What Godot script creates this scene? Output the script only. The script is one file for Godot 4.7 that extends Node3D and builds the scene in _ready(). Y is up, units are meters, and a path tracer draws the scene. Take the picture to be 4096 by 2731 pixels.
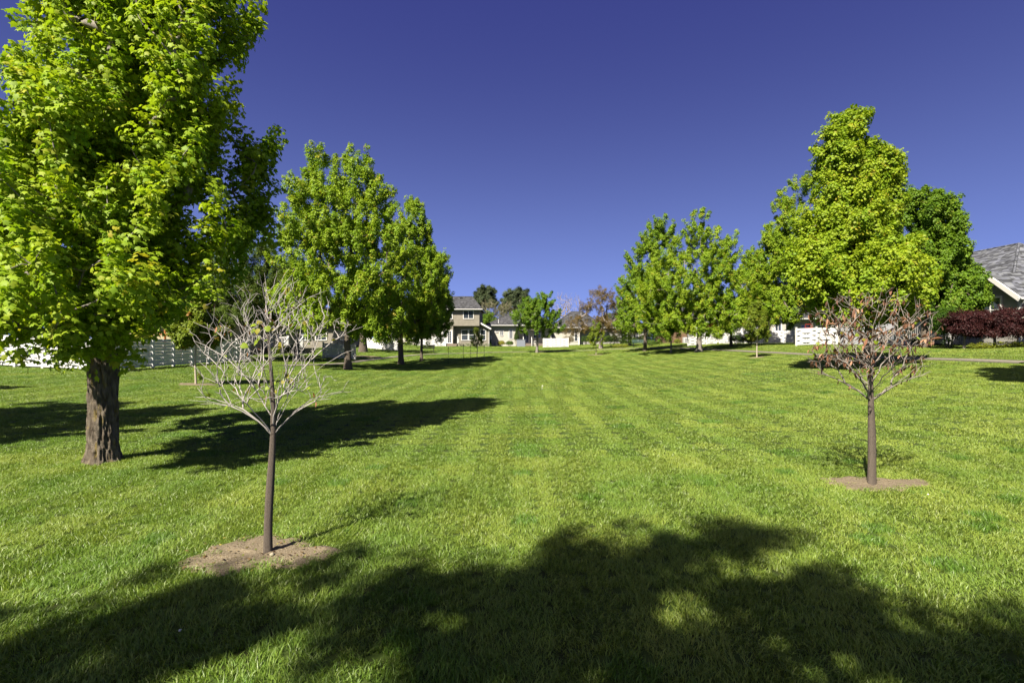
extends Node3D
# A park lawn between two rows of houses on a clear spring morning.

const EYE := 1.75
const SUN_AZ := 32.5      # degrees right of straight ahead, the way the light travels
const SUN_EL := 47.5

# ------------------------------------------------------------------ measured plan of the trees: [foot (x, z), crown masses [x, y, z, rx, ry, rz] from the foot, metres]
const PLAN := {
	"big_left": [Vector2(-5.91, -7.23), [[0.07, 8.68, 0, 1.08, 1.37, 1.03], [0.13, 9.76, 0, 0.55, 0.72, 0.52], [-0.13, 7.31, -0.1, 1.25, 1.17, 1.18], [-0.13, 5.87, 0.1, 0.86, 1.07, 0.81], [0.53, 6.49, -0.2, 1.11, 1.19, 1.06], [1.11, 6.9, -0.6, 0.75, 0.97, 0.71], [1.25, 5.32, 0.2, 0.67, 0.84, 0.64], [-0.6, 4.29, 0.5, 1.01, 0.97, 0.96], [0.45, 4.37, 0.3, 1.32, 1.04, 1.25], [1.13, 4.63, -0.2, 0.62, 0.89, 0.59], [-0.18, 3.24, 0.7, 1.31, 0.98, 1.24], [1.11, 3.26, 0.6, 0.99, 0.86, 0.94], [0.76, 2.4, 1.2, 1.09, 0.66, 1.03], [0.53, 2.48, -0.2, 0.74, 0.71, 0.71], [0.53, 1.96, 1.0, 0.77, 0.4, 0.73], [1.79, 4.55, -0.8, 0.42, 0.77, 0.4], [2.0, 3.91, -0.8, 0.24, 0.48, 0.23], [1.57, 3.4, -0.7, 0.48, 0.67, 0.45], [-0.94, 5.32, -1.3, 1.36, 1.88, 1.3], [-1.2, 3.42, -1.2, 1.52, 1.35, 1.44]]],
	"left_a": [Vector2(-9.51, -29), [[-1.51, 10.91, 0.0, 1.59, 2.12, 1.51], [0.52, 11.38, 0.0, 1.32, 1.59, 1.26], [-0.46, 8.88, 0.0, 3.44, 3.31, 3.27], [1.39, 9.75, 0.0, 1.32, 1.98, 1.26], [-1.62, 6.85, 0.0, 3.17, 2.98, 3.02], [0.81, 6.56, 0.0, 3.31, 3.31, 3.14], [-0.75, 3.95, 0.0, 3.64, 1.98, 3.45], [-2.78, 8.3, 0.0, 1.45, 2.64, 1.38], [1.39, 3.95, 0.0, 2.64, 1.65, 2.51], [-1.04, 2.91, 0.0, 3.04, 1.19, 2.89], [1.57, 2.5, 0.0, 1.85, 0.79, 1.76], [-3.02, 3.95, 0.0, 1.72, 1.72, 1.63]]],
	"left_b": [Vector2(-8.21, -37), [[0.89, 10.92, 0.0, 1.1, 1.69, 1.04], [0.3, 8.7, 0.0, 2.02, 2.7, 1.92], [1.7, 8.7, 0.0, 1.18, 2.36, 1.12], [0.81, 6.11, 0.0, 2.7, 3.21, 2.56], [-0.22, 3.89, 0.0, 2.87, 2.19, 2.72], [2.15, 4.63, 0.0, 1.35, 2.02, 1.28], [0.07, 2.56, 0.0, 2.36, 1.1, 2.24], [1.78, 3.0, 0.0, 1.52, 1.35, 1.44]]],
	"left_c": [Vector2(-7.6, -42), [[1.22, 7.52, 0.0, 1.24, 2.3, 1.18], [0.88, 5.16, 0.0, 1.53, 2.49, 1.46], [0.29, 3.15, 0.0, 2.11, 1.92, 2.0], [1.81, 4.16, 0.0, 0.96, 2.49, 0.91]]],
	"left_d": [Vector2(-17.95, -33), [[0.0, 5.95, 0.0, 3.16, 2.41, 3.0], [-1.65, 4.17, 0.0, 2.26, 2.26, 2.14], [1.45, 3.97, 0.0, 2.86, 2.26, 2.72], [-0.13, 3.05, 0.0, 3.01, 1.5, 2.86]]],
	"left_e": [Vector2(-16.34, -38), [[0.0, 5.83, 0.0, 2.6, 2.6, 2.47], [-1.29, 3.93, 0.0, 2.43, 1.91, 2.3], [1.14, 3.93, 0.0, 2.43, 1.73, 2.3]]],
	"left_f": [Vector2(-15.5, -52), [[0.31, 6.82, 0.0, 3.08, 3.08, 2.93], [-1.14, 4.43, 0.0, 2.85, 2.13, 2.7], [2.08, 4.64, 0.0, 2.61, 2.37, 2.48]]],
	"left_dark": [Vector2(-26.62, -26), [[-2.34, 6.76, 0.0, 3.56, 3.56, 3.38], [-0.52, 3.9, 0.0, 2.37, 2.67, 2.25], [-3.12, 2.6, 0.0, 4.15, 1.78, 3.94], [0.73, 2.5, 0.0, 1.54, 1.66, 1.46], [0.26, 1.56, 0.0, 1.78, 0.83, 1.69]]],
	"right_main": [Vector2(15.71, -42), [[-0.34, 9.68, 0.0, 1.63, 2.49, 1.55], [1.51, 9.0, 0.0, 1.24, 2.11, 1.18], [2.69, 8.42, 0.0, 0.86, 2.49, 0.82], [-0.76, 6.32, 0.0, 3.83, 3.45, 3.64], [2.18, 5.06, 0.0, 2.87, 3.06, 2.73], [-3.28, 4.22, 0.0, 3.26, 2.87, 3.09], [0.08, 3.21, 0.0, 4.31, 1.92, 4.09], [-0.76, 2.2, 0.0, 3.83, 1.15, 3.64], [3.02, 3.21, 0.0, 2.68, 1.72, 2.55]]],
	"right_two": [Vector2(13.3, -50), [[1.7, 11.17, 0.0, 1.82, 2.51, 1.73], [0.3, 8.77, 0.0, 2.28, 3.19, 2.17], [-0.7, 5.77, 0.0, 2.28, 3.65, 2.17], [1.0, 4.97, 0.0, 2.96, 3.19, 2.82], [-0.5, 3.17, 0.0, 2.51, 1.82, 2.38]]],
	"right_small": [Vector2(13.99, -44), [[0.09, 2.92, 0.0, 2.01, 1.4, 1.91], [-0.62, 2.04, 0.0, 1.4, 0.9, 1.33]]],
	"right_four": [Vector2(20.15, -46), [[2.3, 7.63, 0.0, 1.36, 1.89, 1.3], [1.56, 5.79, 0.0, 2.1, 2.31, 1.99], [0.37, 3.4, 0.0, 2.52, 1.89, 2.39], [2.67, 3.68, 0.0, 1.68, 2.31, 1.59], [2.85, 5.52, 0.0, 1.89, 2.73, 1.79], [4.05, 3.22, 0.0, 1.89, 1.89, 1.79]]],
	"right_big": [Vector2(14.24, -20), [[-0.48, 10.06, 0.0, 0.32, 0.56, 0.3], [-0.8, 9.5, 0.0, 0.76, 0.8, 0.72], [-1.52, 8.94, 0.0, 0.56, 0.64, 0.53], [-1.04, 8.22, 0.0, 0.96, 1.04, 0.91], [0.08, 7.9, 0.0, 1.12, 1.2, 1.06], [-0.48, 6.62, 0.0, 1.6, 1.52, 1.52], [0.56, 6.82, 0.0, 0.8, 1.44, 0.76], [-1.12, 5.1, 0.0, 1.84, 1.44, 1.75], [0.48, 4.82, 0.0, 1.36, 1.36, 1.29], [-2.48, 3.84, 0.4, 1.25, 1.1, 1.19], [-0.66, 3.42, 0.6, 2.25, 1.32, 2.14], [1.44, 3.31, 0.2, 1.11, 0.95, 1.05], [-1.19, 2.39, 0.4, 1.41, 0.63, 1.34], [1.08, 2.42, 0, 1.04, 0.56, 0.99]]],
	"right_left": [Vector2(25.2, -42), [[-0.67, 12.84, 0.0, 1.15, 1.72, 1.09], [-2.02, 11.33, 0.0, 1.34, 1.72, 1.27], [-1.68, 8.64, 0.0, 2.49, 3.26, 2.37], [-2.69, 5.7, 0.0, 1.92, 2.87, 1.82], [0.25, 6.54, 0.0, 3.26, 4.79, 3.09], [-1.01, 3.18, 0.0, 3.45, 1.72, 3.27], [-3.36, 7.38, 0.0, 1.34, 2.87, 1.27], [-2.86, 3.6, 0.0, 2.3, 2.11, 2.18]]],
	"right_dark": [Vector2(22.3, -27), [[-0.38, 7.45, 0.0, 1.4, 1.19, 1.33], [0.81, 6.8, 0.0, 1.3, 1.4, 1.23], [0.16, 4.75, 0.0, 1.84, 1.94, 1.74], [1.46, 3.83, 0.0, 1.4, 1.4, 1.33], [0.54, 2.59, 0.0, 1.84, 0.86, 1.74], [1.96, 2.98, 0.4, 0.74, 0.74, 0.71], [2.6, 2.55, 0.4, 0.53, 0.43, 0.51]]],
	"mid": [Vector2(2.85, -57), [[-0.8, 5.62, 0.0, 1.04, 1.04, 0.99], [0.91, 5.85, 0.0, 1.17, 1.17, 1.11], [0.11, 4.48, 0.0, 2.86, 1.82, 2.72], [-1.37, 3.8, 0.0, 1.82, 1.56, 1.73], [1.71, 3.34, 0.0, 1.56, 1.56, 1.48], [0.34, 5.17, 0.0, 1.95, 1.43, 1.85], [0.11, 3.0, 0.0, 2.34, 1.04, 2.22]]],
	"sap_left": [Vector2(-11.38, -18), [[0.04, 2.82, 0.0, 0.45, 0.66, 0.43], [0.0, 1.99, 0.0, 0.9, 0.66, 0.86]]],
	"sap_a": [Vector2(-3.36, -48), [[0.0, 2.52, 0.0, 0.34, 0.48, 0.32], [0.0, 1.75, 0.0, 0.67, 0.67, 0.64]]],
	"sap_b": [Vector2(8.4, -50), [[0.0, 2.74, 0.0, 0.57, 0.68, 0.54], [0.0, 1.74, 0.0, 1.03, 1.03, 0.97]]],
	"sap_right": [Vector2(14.7, -30), [[0.0, 2.89, 0.0, 0.48, 0.68, 0.45], [-0.06, 2.05, 0.0, 0.82, 0.96, 0.78], [0.06, 1.39, 0.0, 0.62, 0.41, 0.58]]],
	"crab": [Vector2(11.04, -62), [[0.37, 6.1, 0.0, 2.26, 1.7, 2.15], [-1.12, 4.37, 0.0, 1.98, 1.98, 1.88], [1.74, 4.62, 0.0, 1.7, 1.98, 1.61], [0.12, 2.76, 0.0, 2.54, 1.27, 2.42], [-3.22, 2.63, 0.0, 1.98, 1.27, 1.88]]],
	"olive": [Vector2(15.58, -66), [[-0.26, 6.38, 0.0, 1.81, 1.81, 1.72], [-0.79, 4.26, 0.0, 2.11, 2.41, 2.0], [1.32, 3.47, 0.0, 2.11, 2.41, 2.0], [0.0, 1.89, 0.0, 2.71, 1.5, 2.57]]],
	"pine_a": [Vector2(-6.16, -112), [[0.11, 11.77, 0.0, 2.3, 1.53, 2.18], [-0.11, 9.75, 0.0, 3.06, 1.79, 2.91]]],
	"pine_b": [Vector2(0.86, -108), [[-0.86, 10.52, 0.0, 2.22, 1.72, 2.11], [1.08, 10.95, 0.0, 1.97, 1.48, 1.87], [-0.43, 8.79, 0.0, 3.45, 2.46, 3.27]]],
	"pale_a": [Vector2(-4.31, -98), [[-0.2, 7.27, 0.0, 2.01, 2.01, 1.91], [-0.78, 5.5, 0.0, 1.79, 1.79, 1.7]]],
	"pale_b": [Vector2(-0.78, -98), [[-0.2, 6.88, 0.0, 1.79, 1.79, 1.7], [-1.18, 5.5, 0.0, 2.01, 1.56, 1.91]]],
	"bare_far": [Vector2(12.42, -115), [[-0.92, 9.79, 0.0, 2.36, 2.62, 2.24], [1.84, 9.33, 0.0, 2.1, 2.62, 1.99], [0.0, 7.49, 0.0, 3.67, 2.1, 3.49]]],
	"low_left": [Vector2(-4.7, -94), [[0.0, 4.94, 0.0, 1.71, 1.5, 1.63]]],
	"dead_left": [Vector2(-2.00, -4.1), [[-0.02, 1.83, 0.05, 0.45, 0.41, 0.42], [0.22, 1.92, -0.1, 0.38, 0.34, 0.36], [-0.35, 1.71, 0, 0.33, 0.33, 0.31], [0.59, 1.79, 0, 0.25, 0.2, 0.23], [-0.1, 1.39, 0.1, 0.4, 0.2, 0.38], [0.32, 1.33, -0.05, 0.37, 0.18, 0.35], [-0.3, 1.36, 0.05, 0.31, 0.24, 0.29], [0.1, 2.16, 0, 0.28, 0.18, 0.26], [-0.1, 1.66, -0.25, 0.39, 0.48, 0.37], [0.14, 1.67, 0.25, 0.35, 0.42, 0.33]]],
	"dead_right": [Vector2(4.36, -6.06), [[0.01, 2.1, 0, 0.61, 0.32, 0.58], [-0.45, 1.92, 0.1, 0.38, 0.33, 0.36], [0.48, 1.93, -0.1, 0.39, 0.34, 0.37], [-0.61, 1.56, 0, 0.22, 0.19, 0.21], [0.61, 1.68, 0, 0.19, 0.24, 0.18], [-0.43, 1.45, 0.15, 0.47, 0.19, 0.45], [0.48, 1.37, -0.1, 0.39, 0.17, 0.37], [-0.2, 1.68, 0.3, 0.55, 0.32, 0.53], [0.23, 1.68, -0.3, 0.61, 0.36, 0.58]]],
	"purple": [Vector2(23.18, -24), [[-0.48, 1.34, 0, 1.06, 0.43, 1.0], [0.72, 1.43, 0, 1.25, 0.48, 1.19], [2.16, 1.34, 0, 1.06, 0.48, 1.0], [-1.48, 1.0, 0.2, 0.48, 0.43, 0.45], [0.24, 0.86, 0, 1.44, 0.34, 1.37]]],
	"behind": [Vector2(-4.2, 7.2), [[0.02, 12.04, -2.05, 0.62, 0.59, 0.62], [-0.48, 10.73, -2.51, 0.8, 0.76, 0.8], [1.88, 9.28, -3.08, 0.8, 0.76, 0.8], [-0.11, 9.57, -2.4, 0.95, 0.9, 0.95], [-2.26, 9.57, -3.15, 0.65, 0.62, 0.65], [-1.55, 10.15, -2.91, 0.55, 0.52, 0.55], [-2.83, 8.7, -3.03, 0.78, 0.74, 0.78], [-2.86, 7.83, -2.95, 0.9, 0.85, 0.9], [2.69, 7.54, -3.12, 1.0, 0.95, 1.0], [0.8, 8.12, -2.32, 1.15, 1.09, 1.15], [0.73, 7.25, -2.2, 1.0, 0.95, 1.0], [2.07, 6.96, -1.82, 1.6, 1.52, 1.6], [-2.08, 6.67, -2.05, 1.3, 1.23, 1.3]]],
}
const SIDE := [[-80, .8], [-22, .70], [-17, .52], [-11.4, .18], [-9, .10], [-6, 0], [5, 0], [10, .28], [14.7, .79], [17.4, 1.0], [22, 1.45], [30, 1.6], [80, 1.7]]
const PATH := [[-13.6, -30.0], [-11.9, -33.5], [-11.8, -38], [-11.4, -43], [-10.4, -49], [-8, -54], [-3, -57.5], [4, -59.5], [10, -59.5], [14.4, -57], [16.8, -51], [17.4, -45], [17.4, -36], [17.3, -26], [17.6, -17]]
const SOIL := [[-2.08, -4.1, .53, .35, 1], [4.42, -6.08, .60, .28, 2], [-11.35, -17.9, .62, .42, 3], [8.4, -50, .75, .6, 4], [14.7, -30, .4, .3, 5], [-13.2, -45.0, 1.6, 1.1, 6]]

var rng := RandomNumberGenerator.new()
var side_lut := PackedFloat32Array()
var taken := {}
var M := {}
var bump := FastNoiseLite.new()
var patchy := FastNoiseLite.new()
var fine := FastNoiseLite.new()


# ------------------------------------------------------------------ a small mesh collector
class MB:
	var v := PackedVector3Array()
	var n := PackedVector3Array()
	var uv := PackedVector2Array()
	var c := PackedColorArray()
	var ix := PackedInt32Array()
	func vert(p: Vector3, nn: Vector3, u := Vector2.ZERO, col := Color.WHITE) -> int:
		v.push_back(p); n.push_back(nn); uv.push_back(u); c.push_back(col)
		return v.size() - 1
	func tri_i(a: int, b: int, d: int) -> void:      # wound so that the front face looks along the vertex normals
		var f := (v[b] - v[a]).cross(v[d] - v[a])
		if f.dot(n[a] + n[b] + n[d]) > 0.0:
			ix.push_back(a); ix.push_back(d); ix.push_back(b)
		else:
			ix.push_back(a); ix.push_back(b); ix.push_back(d)
	func poly(pts: Array, nn: Vector3, us: Array = [], col := Color.WHITE) -> void:   # flat convex polygon
		var s := v.size()
		for k in pts.size():
			vert(pts[k], nn, us[k] if us.size() else Vector2.ZERO, col)
		for k in range(1, pts.size() - 1):
			tri_i(s, s + k, s + k + 1)
	func face(pts: Array, outward: Vector3, us: Array = [], col := Color.WHITE) -> void:
		var nn: Vector3 = (pts[1] - pts[0]).cross(pts[2] - pts[0]).normalized()
		poly(pts, nn if nn.dot(outward) > 0.0 else -nn, us, col)
	func box(at: Vector3, size: Vector3, b := Basis.IDENTITY, bev := 0.0, col := Color.WHITE) -> void:
		var h := size * 0.5
		var e: float = minf(bev, minf(h.x, minf(h.y, h.z)) * 0.6)
		for ax in 3:
			for s in [-1.0, 1.0]:
				var nn := Vector3.ZERO; nn[ax] = s
				var u := (ax + 1) % 3
				var w := (ax + 2) % 3
				var pts := []
				for q in [[-1, -1], [1, -1], [1, 1], [-1, 1]]:
					var p := Vector3.ZERO
					p[ax] = h[ax] * s; p[u] = (h[u] - e) * q[0]; p[w] = (h[w] - e) * q[1]
					pts.append(at + b * p)
				poly(pts, (b * nn).normalized(), [], col)
		if e > 0.0:
			for ax in 3:                     # chamfers along each of the twelve edges
				var u := (ax + 1) % 3
				var w := (ax + 2) % 3
				for q in [[-1, -1], [1, -1], [1, 1], [-1, 1]]:
					var nn := Vector3.ZERO; nn[u] = q[0]; nn[w] = q[1]
					var pts := []
					for z in [[-1, 0], [1, 0], [1, 1], [-1, 1]]:
						var p := Vector3.ZERO
						p[ax] = (h[ax] - e) * z[0]
						p[u] = (h[u] - (e if z[1] else 0.0)) * q[0]; p[w] = (h[w] - (0.0 if z[1] else e)) * q[1]
						pts.append(at + b * p)
					poly(pts, (b * nn).normalized(), [], col)
	func tube(pts: PackedVector3Array, r: PackedFloat32Array, sides: int, col := Color.WHITE, cap := true) -> void:
		var m := pts.size()
		if m < 2: return
		var t := (pts[1] - pts[0]).normalized()
		var up := Vector3.RIGHT if absf(t.dot(Vector3.RIGHT)) < 0.8 else Vector3.FORWARD
		var a := t.cross(up).normalized()
		var s := v.size()
		var run := 0.0
		for i in m:
			if i > 0:
				run += pts[i].distance_to(pts[i - 1])
			var t2: Vector3 = (pts[mini(i + 1, m - 1)] - pts[maxi(i - 1, 0)]).normalized()
			a = (a - t2 * a.dot(t2)).normalized()
			var bb := t2.cross(a)
			for k in sides + 1:
				var an := TAU * k / sides
				var o := a * cos(an) + bb * sin(an)
				vert(pts[i] + o * r[i], o, Vector2(float(k) / sides, run), col)
		for i in m - 1:
			for k in sides:
				var p := s + i * (sides + 1) + k
				tri_i(p, p + 1, p + sides + 2)
				tri_i(p, p + sides + 2, p + sides + 1)
		if cap:
			var last := s + (m - 1) * (sides + 1)
			var tt: Vector3 = (pts[m - 1] - pts[m - 2]).normalized()
			var cc := vert(pts[m - 1] + tt * r[m - 1] * 0.6, tt, Vector2.ZERO, col)
			for k in sides:
				tri_i(cc, last + k, last + k + 1)
	func mesh() -> ArrayMesh:
		var out := ArrayMesh.new()
		if v.is_empty(): return out
		var arr := []
		arr.resize(Mesh.ARRAY_MAX)
		arr[Mesh.ARRAY_VERTEX] = v; arr[Mesh.ARRAY_NORMAL] = n; arr[Mesh.ARRAY_TEX_UV] = uv; arr[Mesh.ARRAY_COLOR] = c; arr[Mesh.ARRAY_INDEX] = ix
		out.add_surface_from_arrays(Mesh.PRIMITIVE_TRIANGLES, arr)
		return out


# ------------------------------------------------------------------ nodes
func numbered(called: String) -> String:
	if not taken.has(called):
		taken[called] = 0
		return called
	taken[called] += 1
	return "%s_%03d" % [called, taken[called]]

func tag(o: Node3D, label: String, category: String, group := "", kind := "") -> Node3D:
	if label: o.set_meta("label", label)
	if category: o.set_meta("category", category)
	if group: o.set_meta("group", group)
	if kind: o.set_meta("kind", kind)
	return o

func thing(called: String, label: String, category: String, at := Vector3.ZERO, turn := 0.0, group := "") -> Node3D:
	var o := Node3D.new()
	o.name = numbered(called)
	add_child(o)
	o.position = at
	o.rotation.y = turn
	tag(o, label, category, group)
	return o

func part(parent: Node3D, called: String, mesh: Mesh, m: Material, at := Vector3.ZERO, b := Basis.IDENTITY) -> MeshInstance3D:
	var o := MeshInstance3D.new()
	o.name = called
	o.mesh = mesh
	o.material_override = m
	o.transform = Transform3D(b, at)
	parent.add_child(o, true)
	return o

func struct(called: String, mesh: Mesh, m: Material, label: String) -> MeshInstance3D:
	var o := part(self, numbered(called), mesh, m)
	tag(o, label, "", "", "structure")
	return o

func boxpart(parent: Node3D, called: String, at: Vector3, size: Vector3, m: Material, bev := 0.0, b := Basis.IDENTITY) -> MeshInstance3D:
	var k := MB.new()
	k.box(Vector3.ZERO, size, Basis.IDENTITY, bev)
	return part(parent, called, k.mesh(), m, at, b)

func copies(parent: Node3D, called: String, mesh: Mesh, m: Material, where: Array, tint: PackedColorArray) -> MultiMeshInstance3D:
	var mm := MultiMesh.new()
	mm.transform_format = MultiMesh.TRANSFORM_3D
	mm.use_colors = true
	mm.mesh = mesh
	mm.instance_count = where.size()
	for i in where.size():
		mm.set_instance_transform(i, where[i])
		mm.set_instance_color(i, tint[i])
	var o := MultiMeshInstance3D.new()
	o.name = called
	o.multimesh = mm
	o.material_override = m
	o.set_meta("kind", "stuff")
	parent.add_child(o, true)
	return o

func ltex(w: int, h: int, f: Callable) -> ImageTexture:
	var im := Image.create(w, h, false, Image.FORMAT_RGBA8)
	for y in h:
		for x in w:
			im.set_pixel(x, y, f.call(x, y))
	return ImageTexture.create_from_image(im)

func noise_tex(freq: float, octaves: int, ramp: Array, size := 512, normal := 0.0, kind := FastNoiseLite.TYPE_SIMPLEX_SMOOTH) -> NoiseTexture2D:
	var fn := FastNoiseLite.new()
	fn.noise_type = kind
	fn.frequency = freq
	fn.fractal_octaves = octaves
	fn.seed = 7 + ramp.size() + int(freq * 1000)
	var t := NoiseTexture2D.new()
	t.width = size; t.height = size
	t.seamless = true
	t.noise = fn
	if normal > 0.0:
		t.as_normal_map = true
		t.bump_strength = normal
	elif ramp.size():
		var g := Gradient.new()
		var offs := PackedFloat32Array()
		var cols := PackedColorArray()
		for k in ramp.size():
			offs.push_back(float(k) / (ramp.size() - 1))
			cols.push_back(ramp[k])
		g.offsets = offs; g.colors = cols
		t.color_ramp = g
	return t

func lin(r: float, g: float, b: float) -> Color:     # a real-world base colour, given as linear values
	return Color(r, g, b).linear_to_srgb()

func mat(called: String, col: Color, rough := 0.8, tex: Texture2D = null, scale := 1.0, relief: Texture2D = null, depth := 0.0) -> StandardMaterial3D:
	var m := StandardMaterial3D.new()
	m.resource_name = called
	m.albedo_color = col
	m.roughness = rough
	m.metallic_specular = 0.35
	if tex or relief:
		m.uv1_triplanar = true
		m.uv1_world_triplanar = true
		m.uv1_scale = Vector3.ONE * scale
	if tex: m.albedo_texture = tex
	if relief:
		m.heightmap_enabled = true
		m.heightmap_texture = relief
		m.heightmap_scale = depth
	M[called] = m
	return m

func leafy(called: String, light_through: float, rough := 0.55, spec := 0.35) -> StandardMaterial3D:
	var m := StandardMaterial3D.new()
	m.resource_name = called
	m.vertex_color_use_as_albedo = true
	m.roughness = rough
	m.metallic_specular = spec
	m.backlight_enabled = true
	m.backlight = Color(light_through, light_through * 1.0, light_through * 0.55).linear_to_srgb()
	m.cull_mode = BaseMaterial3D.CULL_DISABLED
	M[called] = m
	return m


# ------------------------------------------------------------------ the lie of the land
func side_raw(x: float) -> float:
	if x <= SIDE[0][0]: return SIDE[0][1]
	for k in SIDE.size() - 1:
		if x <= SIDE[k + 1][0]:
			return lerpf(SIDE[k][1], SIDE[k + 1][1], (x - SIDE[k][0]) / (SIDE[k + 1][0] - SIDE[k][0]))
	return SIDE[-1][1]

func ground_y(x: float, z: float) -> float:
	if side_lut.is_empty():
		for k in 641:
			var xx := -80.0 + k * 0.25
			var s0 := 0.0
			for o in [-1.4, -.7, 0.0, .7, 1.4]:
				s0 += side_raw(xx + o)
			side_lut.push_back(s0 / 5.0)
	var q := clampf((x + 80.0) * 4.0, 0.0, 639.99)
	var s := lerpf(side_lut[int(q)], side_lut[int(q) + 1], q - int(q))
	var t := smoothstep(35.0, 80.0, -z)
	return s + 0.95 * t * (1.0 - s / 1.55) + bump.get_noise_2d(x, z) * 0.035

func on_ground(x: float, z: float, up := 0.0) -> Vector3:
	return Vector3(x, ground_y(x, z) + up, z)

func path_distance(x: float, z: float) -> float:
	var p := Vector2(x, z)
	var best := 1e9
	for k in PATH.size() - 1:
		var a := Vector2(PATH[k][0], PATH[k][1])
		var b := Vector2(PATH[k + 1][0], PATH[k + 1][1])
		best = minf(best, p.distance_squared_to(Geometry2D.get_closest_point_to_segment(p, a, b)))
	return sqrt(best)

func soil_edge(s: Array, an: float) -> float:       # ragged outline of a bare patch, as a share of its half axes
	return 1.0 + 0.16 * sin(an * 3.0 + s[4]) + 0.10 * sin(an * 7.0 + s[4] * 2.3) + 0.06 * sin(an * 13.0 + s[4] * 4.1)

func in_soil(x: float, z: float, grow := 0.0) -> bool:
	for s in SOIL:
		var dx: float = (x - s[0]) / (s[2] + grow)
		var dz: float = (z - s[1]) / (s[3] + grow)
		var q := dx * dx + dz * dz
		if q < 2.0 and sqrt(q) < soil_edge(s, atan2(dz, dx)):
			return true
	return false


# ------------------------------------------------------------------ leaves
func leaf_into(k: MB, at: Vector3, dir: Vector3, up: Vector3, size: float, kind: String, col: Color) -> void:
	var f := dir.normalized()
	var nn := (up - f * up.dot(f)).normalized()
	var r := f.cross(nn)
	var outline := []
	match kind:
		"maple": outline = [[0, 0, 0], [.26, .02, .05], [.44, .20, .14], [.27, .32, .06], [.56, .60, .20], [.22, .64, .05], [0, 1.0, .16], [-.22, .64, .05], [-.56, .60, .20], [-.27, .32, .06], [-.44, .20, .14], [-.26, .02, .05]]
		"lobed": outline = [[0, 0, 0], [.42, .16, .12], [.26, .34, .05], [.52, .60, .18], [0, 1.0, .14], [-.52, .60, .18], [-.26, .34, .05], [-.42, .16, .12]]
		"oval": outline = [[0, 0, 0], [.26, .30, .06], [.22, .66, .08], [0, 1.0, .14], [-.22, .66, .08], [-.26, .30, .06]]
		"heart": outline = [[0, .06, 0], [.22, -.04, .06], [.48, .18, .13], [.42, .52, .10], [0, 1.0, .10], [-.42, .52, .10], [-.48, .18, .13], [-.22, -.04, .06]]
		"blade": outline = [[-.05, 0, 0], [.05, 0, 0], [.04, .6, .02], [0, 1.0, .08], [-.04, .6, .02]]
		"withered": outline = [[0, 0, 0], [.10, .22, .16], [.14, .55, .22], [.03, 1.0, .12], [-.11, .60, .20], [-.12, .25, .14]]
	var s := k.v.size()
	var mid := k.vert(at + f * size * 0.42, nn, Vector2.ZERO, col)
	for o in outline:
		k.vert(at + (r * o[0] + f * o[1] - nn * o[2]) * size, (nn + r * o[0] * 0.5 + f * (o[1] - .4) * 0.35).normalized(), Vector2.ZERO, col)
	var m: int = outline.size()
	for j in m:
		k.tri_i(mid, s + 1 + j, s + 1 + (j + 1) % m)

func sprig(kind: String, leaves: int, reach: float, size: float, seed_n: int, twig := true) -> ArrayMesh:
	rng.seed = seed_n
	var k := MB.new()
	for j in leaves:
		var an := TAU * j / leaves * 1.62 + rng.randf_range(-.4, .4)
		var out := Vector3(cos(an), 0, sin(an))
		var at := out * reach * sqrt(rng.randf()) + Vector3(0, rng.randf_range(-.5, .45) * reach, 0)
		var dir := (out * rng.randf_range(.5, 1.0) + Vector3(rng.randf_range(-.4, .4), rng.randf_range(-.55, .15), rng.randf_range(-.4, .4)))
		var up := Vector3(rng.randf_range(-.5, .5), 1.0, rng.randf_range(-.5, .5)) + out * rng.randf_range(.0, .7)
		var w := rng.randf_range(.78, 1.22)
		leaf_into(k, at, dir, up, size * rng.randf_range(.7, 1.2), kind, Color(w * rng.randf_range(.92, 1.12), w, w * rng.randf_range(.8, 1.15)))
	return k.mesh()


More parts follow.
